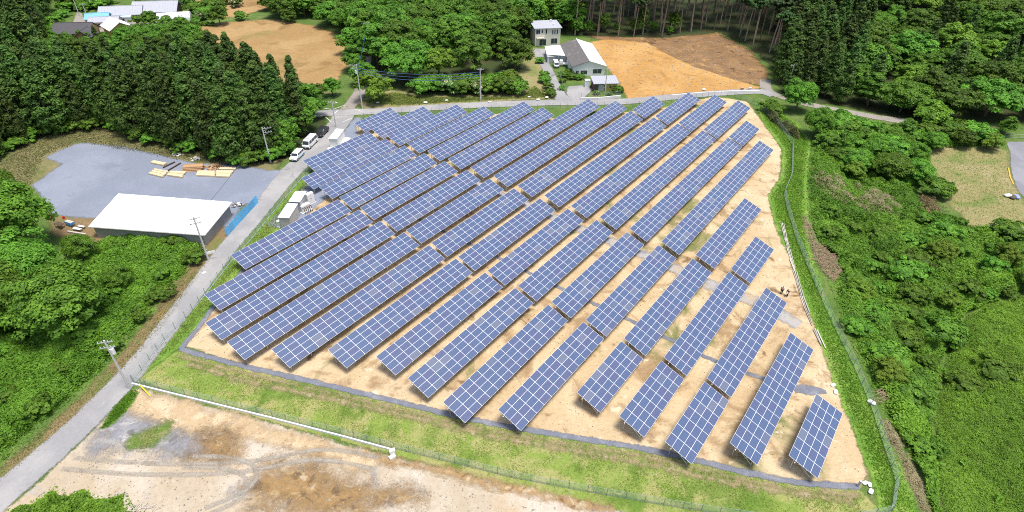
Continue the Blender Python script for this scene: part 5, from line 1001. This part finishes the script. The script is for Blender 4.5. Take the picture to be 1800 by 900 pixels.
# ================================================================== VEHICLES
CWHITE = plain('white_car_paint', (0.80, 0.80, 0.80), 0.25, var=0.02, spec=.5); CBLACK = plain('black_car_paint', (0.03, 0.028, 0.03), 0.2, var=0.05, spec=.6)
CBLUE = plain('pale_blue_car_paint', (0.30, 0.52, 0.60), 0.3, var=.03); TYRE = plain('tyre_rubber', (0.02, 0.02, 0.02), .9); RIM = plain('wheel_rim', (.5, .5, .52), .35, metal=.8)
LAMP = plain('lamp_glass', (.75, .76, .74), .15, spec=.6); RED = plain('tail_lamp', (.4, .02, .02), .3); BUMP = plain('dark_plastic', (.04, .04, .045), .7)
TY = MB().tube([(0, -.1, 0), (0, .1, 0)], .31, 16).mesh('tyre', TYRE); RM = MB().tube([(0, -.112, 0), (0, .112, 0)], .19, 12).mesh('rim', RIM)
def vehicle(name, label, loc, rz, L, W_, prof_low, prof_cab, paint, lower=None, cat='car', tum=.12, wb=.62, h0=.28):
    """prof_low: side outline of the body, prof_cab: outline of the glasshouse (x forward 0..L, z)"""
    o = empty(name, loc, rz); tag(o, label, cat)
    def loft(prof, w0, w1, zlo, zhi):
        m = MB(); n = len(prof); b = len(m.v)
        for s_ in (-1, 1):
            for x, z in prof:
                t = (z - zlo) / max(.01, zhi - zlo); m.v.append((x - L / 2, s_ * (w0 + (w1 - w0) * t) / 2, z))
        m.f.append(tuple(range(n))); m.f.append(tuple(range(n, 2 * n))[::-1]); m.mi += [0, 0]
        for i in range(n):
            j = (i + 1) % n; m.f.append((i, n + i, n + j, j)); m.mi.append(0)
        return m
    zb = max(z for _, z in prof_low); zt = max(z for _, z in prof_cab)
    body = loft(prof_low, W_, W_ * .97, h0, zb).build('body', paint, o, bevel=.05)
    if lower: loft([(x * .996 + .01, h0 + (z - h0) * .45) for x, z in prof_low], W_ + .012, W_ + .012, h0, zb).build('lower_body', lower, o)
    loft(prof_cab, W_ * .95, W_ * (.95 - tum), zb, zt).build('cabin', paint, o, bevel=.05)
    # windows, slightly proud of the cabin
    xs = sorted(prof_cab); (xr0, xr1) = min(x for x, z in prof_cab), max(x for x, z in prof_cab)
    top = [p for p in prof_cab if p[1] > zt - .06]; tx0, tx1 = min(x for x, _ in top), max(x for x, _ in top)
    zl, zh = zb + .06 * (zt - zb) , zb + .80 * (zt - zb)
    def wy(z): return (W_ * .95 - W_ * tum * (z - zb) / (zt - zb)) / 2 + .008
    for s_ in (-1, 1):
        f0, f1 = (zl - zb) / (zt - zb), (zh - zb) / (zt - zb)
        bl, tl = xr0 + (tx0 - xr0) * f0 + .12, xr0 + (tx0 - xr0) * f1 + .12; br, trr = xr1 + (tx1 - xr1) * f0 - .15, xr1 + (tx1 - xr1) * f1 - .12
        cuts = [0, .36, .68, 1.0]
        for a, b in zip(cuts[:-1], cuts[1:]):
            q = [(bl + (br - bl) * (a + .015), zl), (bl + (br - bl) * (b - .015), zl), (tl + (trr - tl) * (b - .015), zh), (tl + (trr - tl) * (a + .015), zh)]
            MB().poly([(x - L / 2, s_ * wy(z), z) for x, z in (q if s_ < 0 else q[::-1])]).build('side_window', GLASS, o)
    for (xa, xb, nm, sg) in ((xr1, tx1, 'windscreen', 1), (xr0, tx0, 'rear_window', -1)):
        q = []
        for z, k in ((zl, 1), (zh, 1)):
            f_ = (z - zb) / (zt - zb); x = xa + (xb - xa) * f_ + sg * .012; q.append((x - L / 2, z))
        MB().poly([(q[0][0], -wy(zl) * .88, zl), (q[0][0], wy(zl) * .88, zl), (q[1][0], wy(zh) * .88, zh), (q[1][0], -wy(zh) * .88, zh)]).build(nm, GLASS, o)
    for xw in (L * (.5 - wb / 2), L * (.5 + wb / 2)):
        for s_ in (-1, 1):
            w = empty('wheel', (xw - L / 2, s_ * (W_ / 2 - .08), .31)); w.parent = o
            link('tyre', TY, w); link('rim', RM, w)
    fr = [p for p in prof_low if p[0] > L - .2]; zf = sorted(z for _, z in fr); zz = zf[0] + (zf[-1] - zf[0]) * .62
    for s_ in (-1, 1):
        MB().box((L / 2 - .02, s_ * W_ * .36, zz), (.10, W_ * .2, .16)).build('headlight', LAMP, o); MB().box((-L / 2 + .02, s_ * W_ * .42, zb * .85), (.1, W_ * .1, .28)).build('tail_lamp', RED, o)
        MB().box((xr1 - L / 2 - .25, s_ * (W_ / 2 + .08), zb + .1), (.12, .2, .16)).build('mirror', paint, o)
    MB().box((L / 2, 0, h0 + .14), (.12, W_ * .94, .22)).build('bumper', BUMP, o); MB().box((-L / 2, 0, h0 + .14), (.12, W_ * .94, .22)).build('bumper', BUMP, o)
    MB().box((L / 2 + .055, 0, h0 + .2), (.02, .34, .16)).build('number_plate', LAMP, o)
    return o
fwd = (at(520, 280) - at(566, 234)); vr = math.atan2(fwd.y, fwd.x)
VAN_L = [(0, .3), (4.7, .3), (4.74, .75), (4.6, 1.02), (0, 1.05)]; VAN_C = [(.0, 1.05), (4.55, 1.02), (3.95, 1.93), (.12, 1.95)]
WAG_L = [(0, .3), (4.15, .3), (4.2, .62), (4.05, .82), (3.25, .92), (0, .95)]; WAG_C = [(.0, .95), (3.3, .92), (2.75, 1.5), (.35, 1.52)]
SED_L = [(0, .3), (4.5, .3), (4.55, .62), (4.35, .82), (3.4, .92), (0, .94)]; SED_C = [(.15, .94), (3.45, .92), (2.75, 1.48), (.9, 1.5)]
KEI_L = [(0, .3), (3.35, .3), (3.4, .7), (3.3, 1.0), (0, 1.02)]; KEI_C = [(0, 1.02), (3.28, 1.0), (2.75, 1.75), (.1, 1.78)]
def road_spot(px): p = at(*px); return Vector((p.x, p.y, .12))
va = vehicle('van', 'white van parked on the road between the other two vehicles', road_spot((546, 256)), vr, 4.75, 1.75, VAN_L, VAN_C, CWHITE, None, 'van', .08)
for k in range(4): MB().box((-1.6 + k * .75, 0, 1.97), (.06, 1.3, .03)).build('roof_bar', BUMP, va)
vehicle('car', 'white wagon with a pale blue side, the nearest of the parked vehicles', road_spot((523, 278)), vr, 4.25, 1.7, WAG_L, WAG_C, CWHITE, CBLUE)
vehicle('car', 'dark brown-black car, the farthest of the parked vehicles', road_spot((567, 236)), vr, 4.55, 1.72, SED_L, SED_C, CBLACK)
vehicle('van', 'small white van parked in front of the lean-to', at(977, 117), -1.45, 3.4, 1.48, KEI_L, KEI_C, CWHITE, None, 'van', .06)
# small flatbed truck beside the workshop
tk = empty('flatbed_truck', at(993, 116), 3.0); tag(tk, 'small white flatbed truck parked beside the workshop', 'truck')
MB().prism([(-.72, .35), (.72, .35), (.72, 1.1), (.62, 1.75), (-.62, 1.75), (-.72, 1.1)], .75, 1.7).build('cab', CWHITE, tk, bevel=.05)
MB().box((-.55, 0, .68), (2.4, 1.45, .1)).build('bed', CWHITE, tk); MB().box((1.715, 0, 1.38), (.02, 1.15, .5)).build('windscreen', GLASS, tk)
for s_ in (-1, 1): MB().box((-.55, s_ * .73, .86), (2.4, .04, .28)).build('side_board', CWHITE, tk); MB().box((1.72, s_ * .5, .75), (.04, .25, .16)).build('headlight', LAMP, tk)
MB().box((-1.75, 0, .86), (.04, 1.45, .28)).build('tail_board', CWHITE, tk)
for xw in (1.1, -1.1):
    for s_ in (-1, 1): w = empty('wheel', (xw, s_ * .62, .3)); w.parent = tk; link('tyre', TY, w); link('rim', RM, w)

# ================================================================== TIMBER, HEAPS AND SMALL THINGS
BOARD = plain('fresh_timber', (0.72, 0.57, 0.36), .85, var=.12, scale=3, objrand=.12); LOGM = plain('peeled_log', (0.46, 0.29, 0.15), .9, var=.3, scale=4, objrand=.25); GREYW = plain('weathered_pole', (0.50, 0.46, 0.40), .9, var=.25, scale=4, objrand=.3)
def lumber(px4, label, k=5, layers=2):
    C4 = [at(*p) for p in px4]; o = empty('lumber_stack', sum(C4, Vector()) / 4); tag(o, label, 'lumber stack', 'lumber stacks on the gravel yard')
    l_ = [c - o.location for c in C4]; th = .16
    for ly in range(layers):
        for i in range(k):
            f0, f1 = i / k + .012, (i + 1) / k - .012; z0 = .1 + ly * (th + .01) ; j = random.uniform(-.03, .03)
            a, b, c, d = l_[0].lerp(l_[3], f0), l_[1].lerp(l_[2], f0), l_[1].lerp(l_[2], f1), l_[0].lerp(l_[3], f1)
            e = (b - a) * j; q = [p + e + Vector((0, 0, z0)) for p in (a, b, c, d)]
            MB().hexa(q + [p + Vector((0, 0, th)) for p in q]).build('board', BOARD, o)
    for f in (.15, .85):
        a, b = l_[0].lerp(l_[1], f), l_[3].lerp(l_[2], f); MB().tube([a + Vector((0, 0, .05)), b + Vector((0, 0, .05))], .05, 4).build('bearer', BRWOOD, o)
lumber([(264.5, 288), (287, 292.5), (294, 289), (271.5, 284.5)], 'pale lumber stack lying alone at the upper left of the stacks')
lumber([(262, 307.5), (286, 313.5), (290, 310), (266, 304.5)], 'leftmost lumber stack, front pack of three')
lumber([(266.5, 304), (290.5, 309.5), (294, 306.5), (270, 301.5)], 'leftmost lumber stack, middle pack of three', 4)
lumber([(270.5, 301), (294.5, 306), (297, 303.5), (273, 298.8)], 'leftmost lumber stack, rear pack of three', 4)
lumber([(294, 310), (320.5, 314), (324, 309), (297, 306.8)], 'second lumber stack from the left, front pack')
lumber([(297.5, 306.3), (324.5, 308.5), (328, 304), (300.5, 303)], 'second lumber stack from the left, rear pack')
lumber([(345.5, 310.5), (378, 312), (379, 303), (349, 302.5)], 'wide lumber stack below the log pile', 7)
lumber([(381, 312.5), (403, 313.5), (407, 307.5), (381, 307.5)], 'right lumber stack, front pack')
lumber([(381, 307), (407.5, 307), (411, 302), (381, 302)], 'right lumber stack, rear pack')
lumber([(386, 299.8), (415, 299.8), (415.5, 296), (388, 296.3)], 'long thin lumber stack at the right above the others', 3)
A, B = at(324, 299), at(358, 297); o = empty('log_pile', (A + B) / 2, math.atan2(B.y - A.y, B.x - A.x)); tag(o, 'neat pile of brown logs lying lengthwise on the gravel yard', 'log pile')
for ly in range(4):
    for i in range(8 - ly):
        r_ = random.uniform(.11, .16); xo = random.uniform(-.25, .25)
        MB().tube([(-2.0 + xo, -1.1 + (i + ly * .5) * .31, .16 + ly * .26), (2.0 + xo, -1.1 + (i + ly * .5) * .31 + random.uniform(-.06, .06), .16 + ly * .26)], r_, 7).build('log', LOGM, o)
o = empty('log_heap', at(377, 295), .2); tag(o, 'untidy heap of short split logs right of the neat log pile', 'log heap')
for i in range(55):
    a = random.uniform(0, 6.28); q = random.random() ** .6; x, y = 1.9 * q * math.cos(a), 1.3 * q * math.sin(a); z = .12 + (1 - q) * .8 * random.random(); t = random.uniform(0, 6.28); dx, dy, dz = .38 * math.cos(t), .38 * math.sin(t), random.uniform(-.15, .25)
    MB().tube([(x - dx, y - dy, max(.08, z - dz)), (x + dx, y + dy, max(.08, z + dz))], random.uniform(.07, .12), 6).build('log', LOGM, o)
for i, (a, b, L) in enumerate([((296, 301), (318, 288), 'dark steel rail lying behind the left lumber, the right one'), ((287, 296), (308, 286), 'dark steel rail lying behind the left lumber, the left one')]):
    P, Q = at(*a), at(*b); d = (Q - P).normalized(); n = Vector((-d.y, d.x, 0)); up = Vector((0, 0, 1)); m = MB()
    for w_, z0, z1 in ((.12, .0, .06), (.03, .06, .22), (.12, .22, .28)):
        m.hexa([p + n * s_ * w_ + up * z for z in (z0 + .06, z1 + .06) for p, s_ in ((P, -1), (Q, -1), (Q, 1), (P, 1))])
    tag(m.build('steel_rail', BRWOOD), L, 'steel rail')
# junk left of the shed
def table(px4, h, label, top, cat='table', tarp=None):
    C4 = [az(x, y, h) for x, y in px4]; c = sum(C4, Vector()) / 4; o = empty('work_table', (c.x, c.y, 0)); tag(o, label, cat)
    l_ = [p - o.location for p in C4]; k = 6
    for i in range(k):
        a, b, c_, d = l_[0].lerp(l_[3], i / k + .01), l_[1].lerp(l_[2], i / k + .01), l_[1].lerp(l_[2], (i + 1) / k - .01), l_[0].lerp(l_[3], (i + 1) / k - .01)
        q = (a, b, c_, d); MB().hexa([p + Vector((0, 0, -.08)) for p in q] + list(q)).build('board', top, o)
    for p in l_: q = p * .9; MB().tube([(q.x, q.y, 0), (q.x, q.y, h - .09)], .05, 5).build('leg', BRWOOD, o)
    if tarp:
        a, b, c_, d = l_; dn = Vector((0, 0, -.45)); out = Vector((0, -.12, 0)); m = MB()
        for p, q in ((a, b), (b, c_)):
            for j in range(6): s0, s1 = p.lerp(q, j / 6) * 1.03, p.lerp(q, (j + 1) / 6) * 1.03; w_ = out * (j % 2); m.hexa([s0 + dn + w_, s1 + dn + w_, s1 + dn + w_ * 1.0 + Vector((0, .03, 0)), s0 + dn + w_ + Vector((0, .03, 0)), s0, s1, s1 + Vector((0, .03, 0)), s0 + Vector((0, .03, 0))])
        m.build('tarpaulin', tarp, o)
    return o
TARP = plain('blue_tarpaulin', (.05, .28, .62), .5, var=.15)
table([(94, 392.5), (105, 398), (112, 392.5), (102, 388.5)], .9, 'dark plank table at the left end of the junk beside the shed', BRWOOD)
table([(112, 389), (124, 393), (130, 389), (118, 386)], .9, 'plank table edged with a blue tarpaulin beside the shed', GREYW, tarp=TARP)
table([(127, 402), (140, 404), (144, 401), (130, 399)], .6, 'low white topped bench in front of the junk tables', WHITEP, 'bench')
table([(136, 397.5), (147, 399.5), (149, 397), (138, 395)], .5, 'small white topped bench close to the shed corner', WHITEP, 'bench')
P, Q = at(120, 409), at(152, 414); tag(MB().hexa([P + Vector((0, -.15, .1)), Q + Vector((0, -.15, .1)), Q + Vector((0, .15, .1)), P + Vector((0, .15, .1)), P + Vector((0, -.15, .4)), Q + Vector((0, -.15, .4)), Q + Vector((0, .15, .4)), P + Vector((0, .15, .4))]).build('timber_beam', GREYW), 'long weathered beam lying in front of the junk tables', 'beam')
o = empty('fuel_can', at(113, 385)); tag(o, 'small red can behind the junk tables', 'can'); MB().tube([(0, 0, 0), (0, 0, .55)], .22, 10).build('body', plain('red_can', (.55, .05, .03), .5), o); MB().tube([(.1, 0, .55), (.1, 0, .68)], .05, 6).build('cap', DARK, o)
for i, (p, L) in enumerate([((418, 362), 'dark scrap heap behind the blue sheet fence'), ((312, 273), 'pile of pale rubble on the verge of the gravel yard'), ((345, 281), 'second pile of grey rubble on the verge near the logs')]):
    o = empty('scrap_heap', at(*p)); tag(o, L, 'scrap heap')
    for k in range(22):
        a = random.uniform(0, 6.28); q = random.random() ** .5; MB().box((1.1 * q * math.cos(a), .8 * q * math.sin(a), .12 + (1 - q) * .5), (random.uniform(.2, .6), random.uniform(.15, .4), random.uniform(.1, .3)), rz=a).build('piece', (BRWOOD, PALEC, CONC)[(k + i) % 3 if i == 0 else 1 + k % 2], o)
# laid poles along the right edge
path = [at0(x, y) for x, y in [(1374, 392), (1381, 420), (1390, 455), (1403, 500), (1415, 540), (1432, 580), (1446, 608)]]
nlog = 0
for a, b in zip(path[:-1], path[1:]):
    a, b = Vector(a), Vector(b); d = (b - a); L = d.length; d.normalize(); n = Vector((-d.y, d.x, 0))
    k = max(1, round(L / 3.6))
    for i in range(k):
        for j in range(3):
            if random.random() < .1: continue
            p = a + d * (L * i / k + random.uniform(-.4, .4)) + n * (j * .26 - .26 + random.uniform(-.06, .06)); q = p + d * random.uniform(3.0, 4.2) + n * random.uniform(-.2, .2); r_ = random.uniform(.06, .10)
            p.z = H(p.x, p.y) + .08 + r_; q.z = H(q.x, q.y) + .08 + r_
            nlog += 1; tag(MB().tube([p, q], [r_, r_ * .8], 7).build('laid_pole', GREYW), 'weathered pole laid in the line beside the right edge of the site', 'pole', 'weathered poles laid along the right edge')
def twigs(name, poly, n, L, mat, label, h=.6):
    poly = W2(poly); m = MB(); pts = scatter(poly, .12, n * 4, cap=n)
    for x, y in pts:
        t = random.uniform(0, 6.28); z = H(x, y) + random.random() * h + .05; l_ = L * random.uniform(.5, 1.2)
        m.tube([(x - math.cos(t) * l_ / 2, y - math.sin(t) * l_ / 2, z - .1), (x + math.cos(t) * l_ / 2, y + math.sin(t) * l_ / 2, z + random.uniform(-.1, .35))], random.uniform(.015, .04), 4)
    tag(m.build(name, mat), label, 'brushwood', kind='stuff')
TWIG = plain('dead_twigs', (.36, .24, .17), .9, var=.35, scale=2)
twigs('brushwood', [(1428, 425), (1440, 432), (1470, 458), (1480, 480), (1462, 496), (1446, 478), (1430, 455)], 420, 1.4, TWIG, 'heap of dead brushwood outside the right fence')
twigs('brushwood', [(1408, 378), (1420, 385), (1432, 420), (1425, 438), (1415, 415)], 160, 1.0, TWIG, 'strip of dead twigs above the brushwood heap', .3)
twigs('brushwood', [(1535, 700), (1548, 682), (1562, 690), (1545, 715)], 34, 1.5, TWIG, 'dead branches lying beside the lower fence', .6)
twigs('brushwood', [(225, 893), (240, 884), (275, 890), (280, 905), (230, 908)], 30, 1.2, GREYW, 'scattered pale sticks at the bottom left of the dirt yard', .3)
BAG = plain('white_sandbag', (.78, .77, .74), .9, var=.08)
def bag_mesh():
    bm = bmesh.new(); bmesh.ops.create_icosphere(bm, subdivisions=2, radius=1)
    for v in bm.verts:
        v.co.x = math.copysign(abs(v.co.x) ** .6, v.co.x) * .42; v.co.y = math.copysign(abs(v.co.y) ** .6, v.co.y) * .26; v.co.z *= .16 * (1 + .15 * math.sin(v.co.x * 9))
    me = bpy.data.meshes.new('sandbag'); bm.to_mesh(me); bm.free(); me.materials.append(BAG); return me
BM = bag_mesh()
for px, z, rz, sc, L in [((1464, 678), .16, .5, 1.0, 'white sandbag on the right edge above the dark gravel patch'), ((1468.5, 690), .16, 1.2, 1.1, 'white sandbag on the right edge beside the dark gravel patch'), ((1520, 850), .18, .4, .9, 'white sandbag beside the grey post, the left one of the heap'), ((1528, 853), .18, 1.3, .9, 'white sandbag beside the grey post, the right one of the heap'), ((1530, 865), .18, .9, 1.0, 'white sandbag beside the grey post, the lowest of the heap'), ((1531, 709), .18, 2.4, 1.3, 'white sandbag outside the lower right fence'), ((748, 182), .25, 0, 1.3, 'white bag on the verge below the utility pole'), ((785, 178), .25, .3, 1.1, 'white bag on the verge right of the utility pole'), ((861, 181), .25, .2, 1.2, 'white bag on the far verge in the middle'), ((946, 177), .25, 0, 1.3, 'white bag on the verge left of the paved lane'), ((961, 173), .25, .5, 1.3, 'white bag at the mouth of the paved lane'), ((930, 172), .3, .3, 1.0, 'white bag on the grass left of the lane hedge'), ((664, 182), .25, .3, 1.1, 'white bag on the verge under the bright round tree'), ((1237, 159), .25, 0, 1.3, 'white bag on the near rim of the orange field'), ((359, 481), .2, .5, .9, 'white bag beside the road below the pole with the sign')]:
    b = at(*px); o = link('sandbag', BM, None, (b.x, b.y, b.z + z * sc), (0, .05, rz), (sc, sc, sc)); tag(o, L, 'sandbag')
for px, L, m_ in [((1304, 158), 'pinkish marker box on the near rim of the orange field', plain('pink_box', (.5, .32, .28), .8)), ((1318, 158), 'small pale marker box on the near rim of the orange field', PALEC)]:
    o = empty('marker_box', at(*px)); tag(o, L, 'box'); MB().box((0, 0, .35), (.7, .5, .6)).build('body', m_, o); MB().box((0, 0, .68), (.78, .58, .07)).build('lid', m_, o)
o = empty('marker_post', at(1508, 855)); tag(o, 'short grey post at the right end of the front gravel strip', 'post'); MB().tube([(0, 0, -.3), (0, 0, 1.0)], .14, 10).build('post', GREYM, o); MB().tube([(0, 0, 1.0), (0, 0, 1.06)], .16, 10).build('cap', GREYM, o)
YEL = plain('yellow_pipe', (.75, .55, .03), .5, var=.08); P, Q = at(250, 684), at(265, 697)
o = empty('guy_wire_guard', P); tag(o, 'yellow guard pipe lying below the fence corner', 'pipe'); MB().tube([Vector((0, 0, .75)), Q - P + Vector((0, 0, .1))], .09, 8).build('pipe', YEL, o); MB().tube([Vector((0, 0, .75)), Vector((-.35, .45, 1.2))], .03, 5).build('wire', STEEL, o)
for i, (p, m_, L) in enumerate([((1771, 346), BAG, 'white bag at the kerb of the car park'), ((1780, 349), BRWOOD, 'dark bundle at the kerb of the car park'), ((1786, 348), plain('blue_bag', (.25, .35, .75), .6), 'blue bag at the kerb of the car park')]):
    b = at(*p); me = BM.copy(); me.materials[0] = m_; o = link('rubbish_bag', me, None, (b.x, b.y, b.z + .35), (0, 0, i * .7), (2.0, 2.0, 2.0)); tag(o, L, 'bag')
wall_line('kerb', [(1772, 296), (1775, 312), (1781, 325)], .2, .25, plain('yellow_kerb_paint', (.7, .42, .05), .7, var=.2), 'worn yellow kerb along the car park', 'kerb')
# bushes round the houses
for i, (a, b, h, L) in enumerate([(955, 135, 1.6, 'hedge bush at the upper left side of the lane'), (958, 145, 1.8, 'hedge bush at the left side of the lane'), (963, 157, 1.8, 'hedge bush at the lower left side of the lane'), (966, 168, 1.8, 'hedge bush at the left of the lane mouth'), (948, 110, 1.6, 'bush at the left top of the lane'), (992, 135, 1.5, 'bush inside the garden left of the cabinet'), (1005, 140, 1.5, 'bush in the middle of the garden'), (1018, 139, 1.5, 'bush in the garden beside the cabinet'), (990, 145, 1.2, 'bush along the garden fence'), (1003, 131, 1.6, 'bush below the workshop wall'), (1022, 131, 1.3, 'bush under the workshop window'), (988, 158, 1.0, 'small bush on the right side of the lane'), (1048, 166, 1.2, 'flowering shrub left below the yellow shed'), (1085, 162, 1.5, 'shrub right of the yellow shed'), (1070, 168, 1.0, 'shrub in front of the yellow shed')]):
    p = at(a, b); tree('flower' if 'flowering' in L else 'bush', p.x, p.y, h, L, None, 1.2, i)

# ================================================================== PEOPLE
SKIN = plain('skin', (.48, .30, .21), .6); HAIR = plain('dark_hair', (.02, .018, .015), .7); SHIRT = plain('white_shirt', (.75, .76, .78), .9); TROU = plain('black_trousers', (.02, .02, .022), .9); DKSH = plain('dark_jacket', (.05, .045, .05), .9); LBAG = plain('pale_bag', (.7, .68, .66), .8)
def skin_obj(name, V, E, Rr, mat, parent, root=0):
    me = bpy.data.meshes.new(name); me.from_pydata(V, E, []); me.materials.append(mat); o = link(name, me, parent)
    md = o.modifiers.new('skin', 'SKIN'); md.use_smooth_shade = True
    for i, r_ in enumerate(Rr): me.skin_vertices[0].data[i].radius = (r_, r_)
    me.skin_vertices[0].data[root].use_root = True
    sb_ = o.modifiers.new('sub', 'SUBSURF'); sb_.levels = 1; sb_.render_levels = 1; return o
def person(label, loc, rz, h, top, legs, stoop=0.0, step=.14):
    o = empty('person', loc, rz); tag(o, label, 'person'); k = h / 1.7; b = stoop
    def v(x, y, z): return ((x + b * max(0, z - .9) * .9) * k, y * k, (z - b * max(0, z - .9) * .35) * k)
    J = dict(pel=v(0, 0, .95), wai=v(0, 0, 1.1), che=v(0, 0, 1.3), nec=v(.01, 0, 1.46), hd=v(.03, 0, 1.56), crn=v(.03, 0, 1.66))
    V, E, Rr = [], [], []; ix = {}
    def add(n, p, r_, par=None):
        ix[n] = len(V); V.append(p); Rr.append(r_ * k)
        if par: E.append((ix[par], ix[n]))
    add('pel', J['pel'], .13); add('wai', J['wai'], .12, 'pel'); add('che', J['che'], .15, 'wai'); add('nec', J['nec'], .055, 'che'); add('hd', J['hd'], .095, 'nec'); add('crn', J['crn'], .075, 'hd')
    add('nose', v(.135, 0, 1.57), .018, 'hd')
    for s_, nm in ((1, 'l'), (-1, 'r')):
        add('hip' + nm, v(0, s_ * .1, .88), .10, 'pel'); add('kne' + nm, v(s_ * step * .6 + .03, s_ * .11, .48), .065, 'hip' + nm); add('ank' + nm, v(s_ * step - .02, s_ * .11, .08), .042, 'kne' + nm); add('toe' + nm, v(s_ * step + .17, s_ * .12, .035), .035, 'ank' + nm)
        add('sho' + nm, v(0, s_ * .19, 1.38), .065, 'che'); add('elb' + nm, v(-.02 + .12 * b, s_ * .25, 1.1), .045, 'sho' + nm); add('wri' + nm, v(.12 + .25 * b, s_ * .24, .9), .03, 'elb' + nm); add('pal' + nm, v(.16 + .3 * b, s_ * .235, .83), .032, 'wri' + nm)
        for q in range(4): add(f'f{q}' + nm, v(.19 + .3 * b, s_ * (.205 + .02 * q), .765 - .01 * (q in (1, 2))), .0095, 'pal' + nm)
        add('th' + nm, v(.205 + .3 * b, s_ * .20, .83), .011, 'pal' + nm)
    skin_obj('body', V, E, Rr, SKIN, o)
    def sub(name, names, grow, mat):
        ids = [ix[n] for n in names]; mp = {q: i for i, q in enumerate(ids)}
        skin_obj(name, [V[q] for q in ids], [(mp[a], mp[c]) for a, c in E if a in mp and c in mp], [Rr[q] + grow for q in ids], mat, o)
    sub('shirt', ['wai', 'che', 'shol', 'elbl', 'shor', 'elbr'], .025, top); sub('trousers', ['pel', 'hipl', 'knel', 'ankl', 'hipr', 'kner', 'ankr'], .022, legs)
    skin_obj('hair', [v(.0, 0, 1.60), v(-.01, 0, 1.68)], [(0, 1)], [.10 * k, .07 * k], HAIR, o)
    for s_ in (-1, 1): MB().box(v(.115, s_ * .035, 1.585), (.02, .02, .012)).build('eye', HAIR, o); MB().box(v(s_ * step + .07, s_ * .115, .03), (.26 * k, .10 * k, .07)).build('shoe', HAIR, o)
    return o
pa = at(1372.5, 517); person('person in a white shirt and black trousers walking behind the arrays', pa + Vector((0, 0, .05)), -2.2, 1.72, SHIRT, TROU, .05, .16)
pb = at(1383, 521); person('person in dark clothes stooping slightly beside the one in white', pb + Vector((0, 0, .05)), -2.6, 1.62, DKSH, TROU, .35, .12)
o = empty('shoulder_bag', pb + Vector((-.25, -.2, .95))); tag(o, 'pale bag carried by the person in dark clothes', 'bag'); MB().box((0, 0, 0), (.18, .34, .32)).build('body', LBAG, o, bevel=.04); MB().tube([(0, -.15, .15), (.05, 0, .45), (0, .15, .15)], .015, 5).build('strap', HAIR, o)
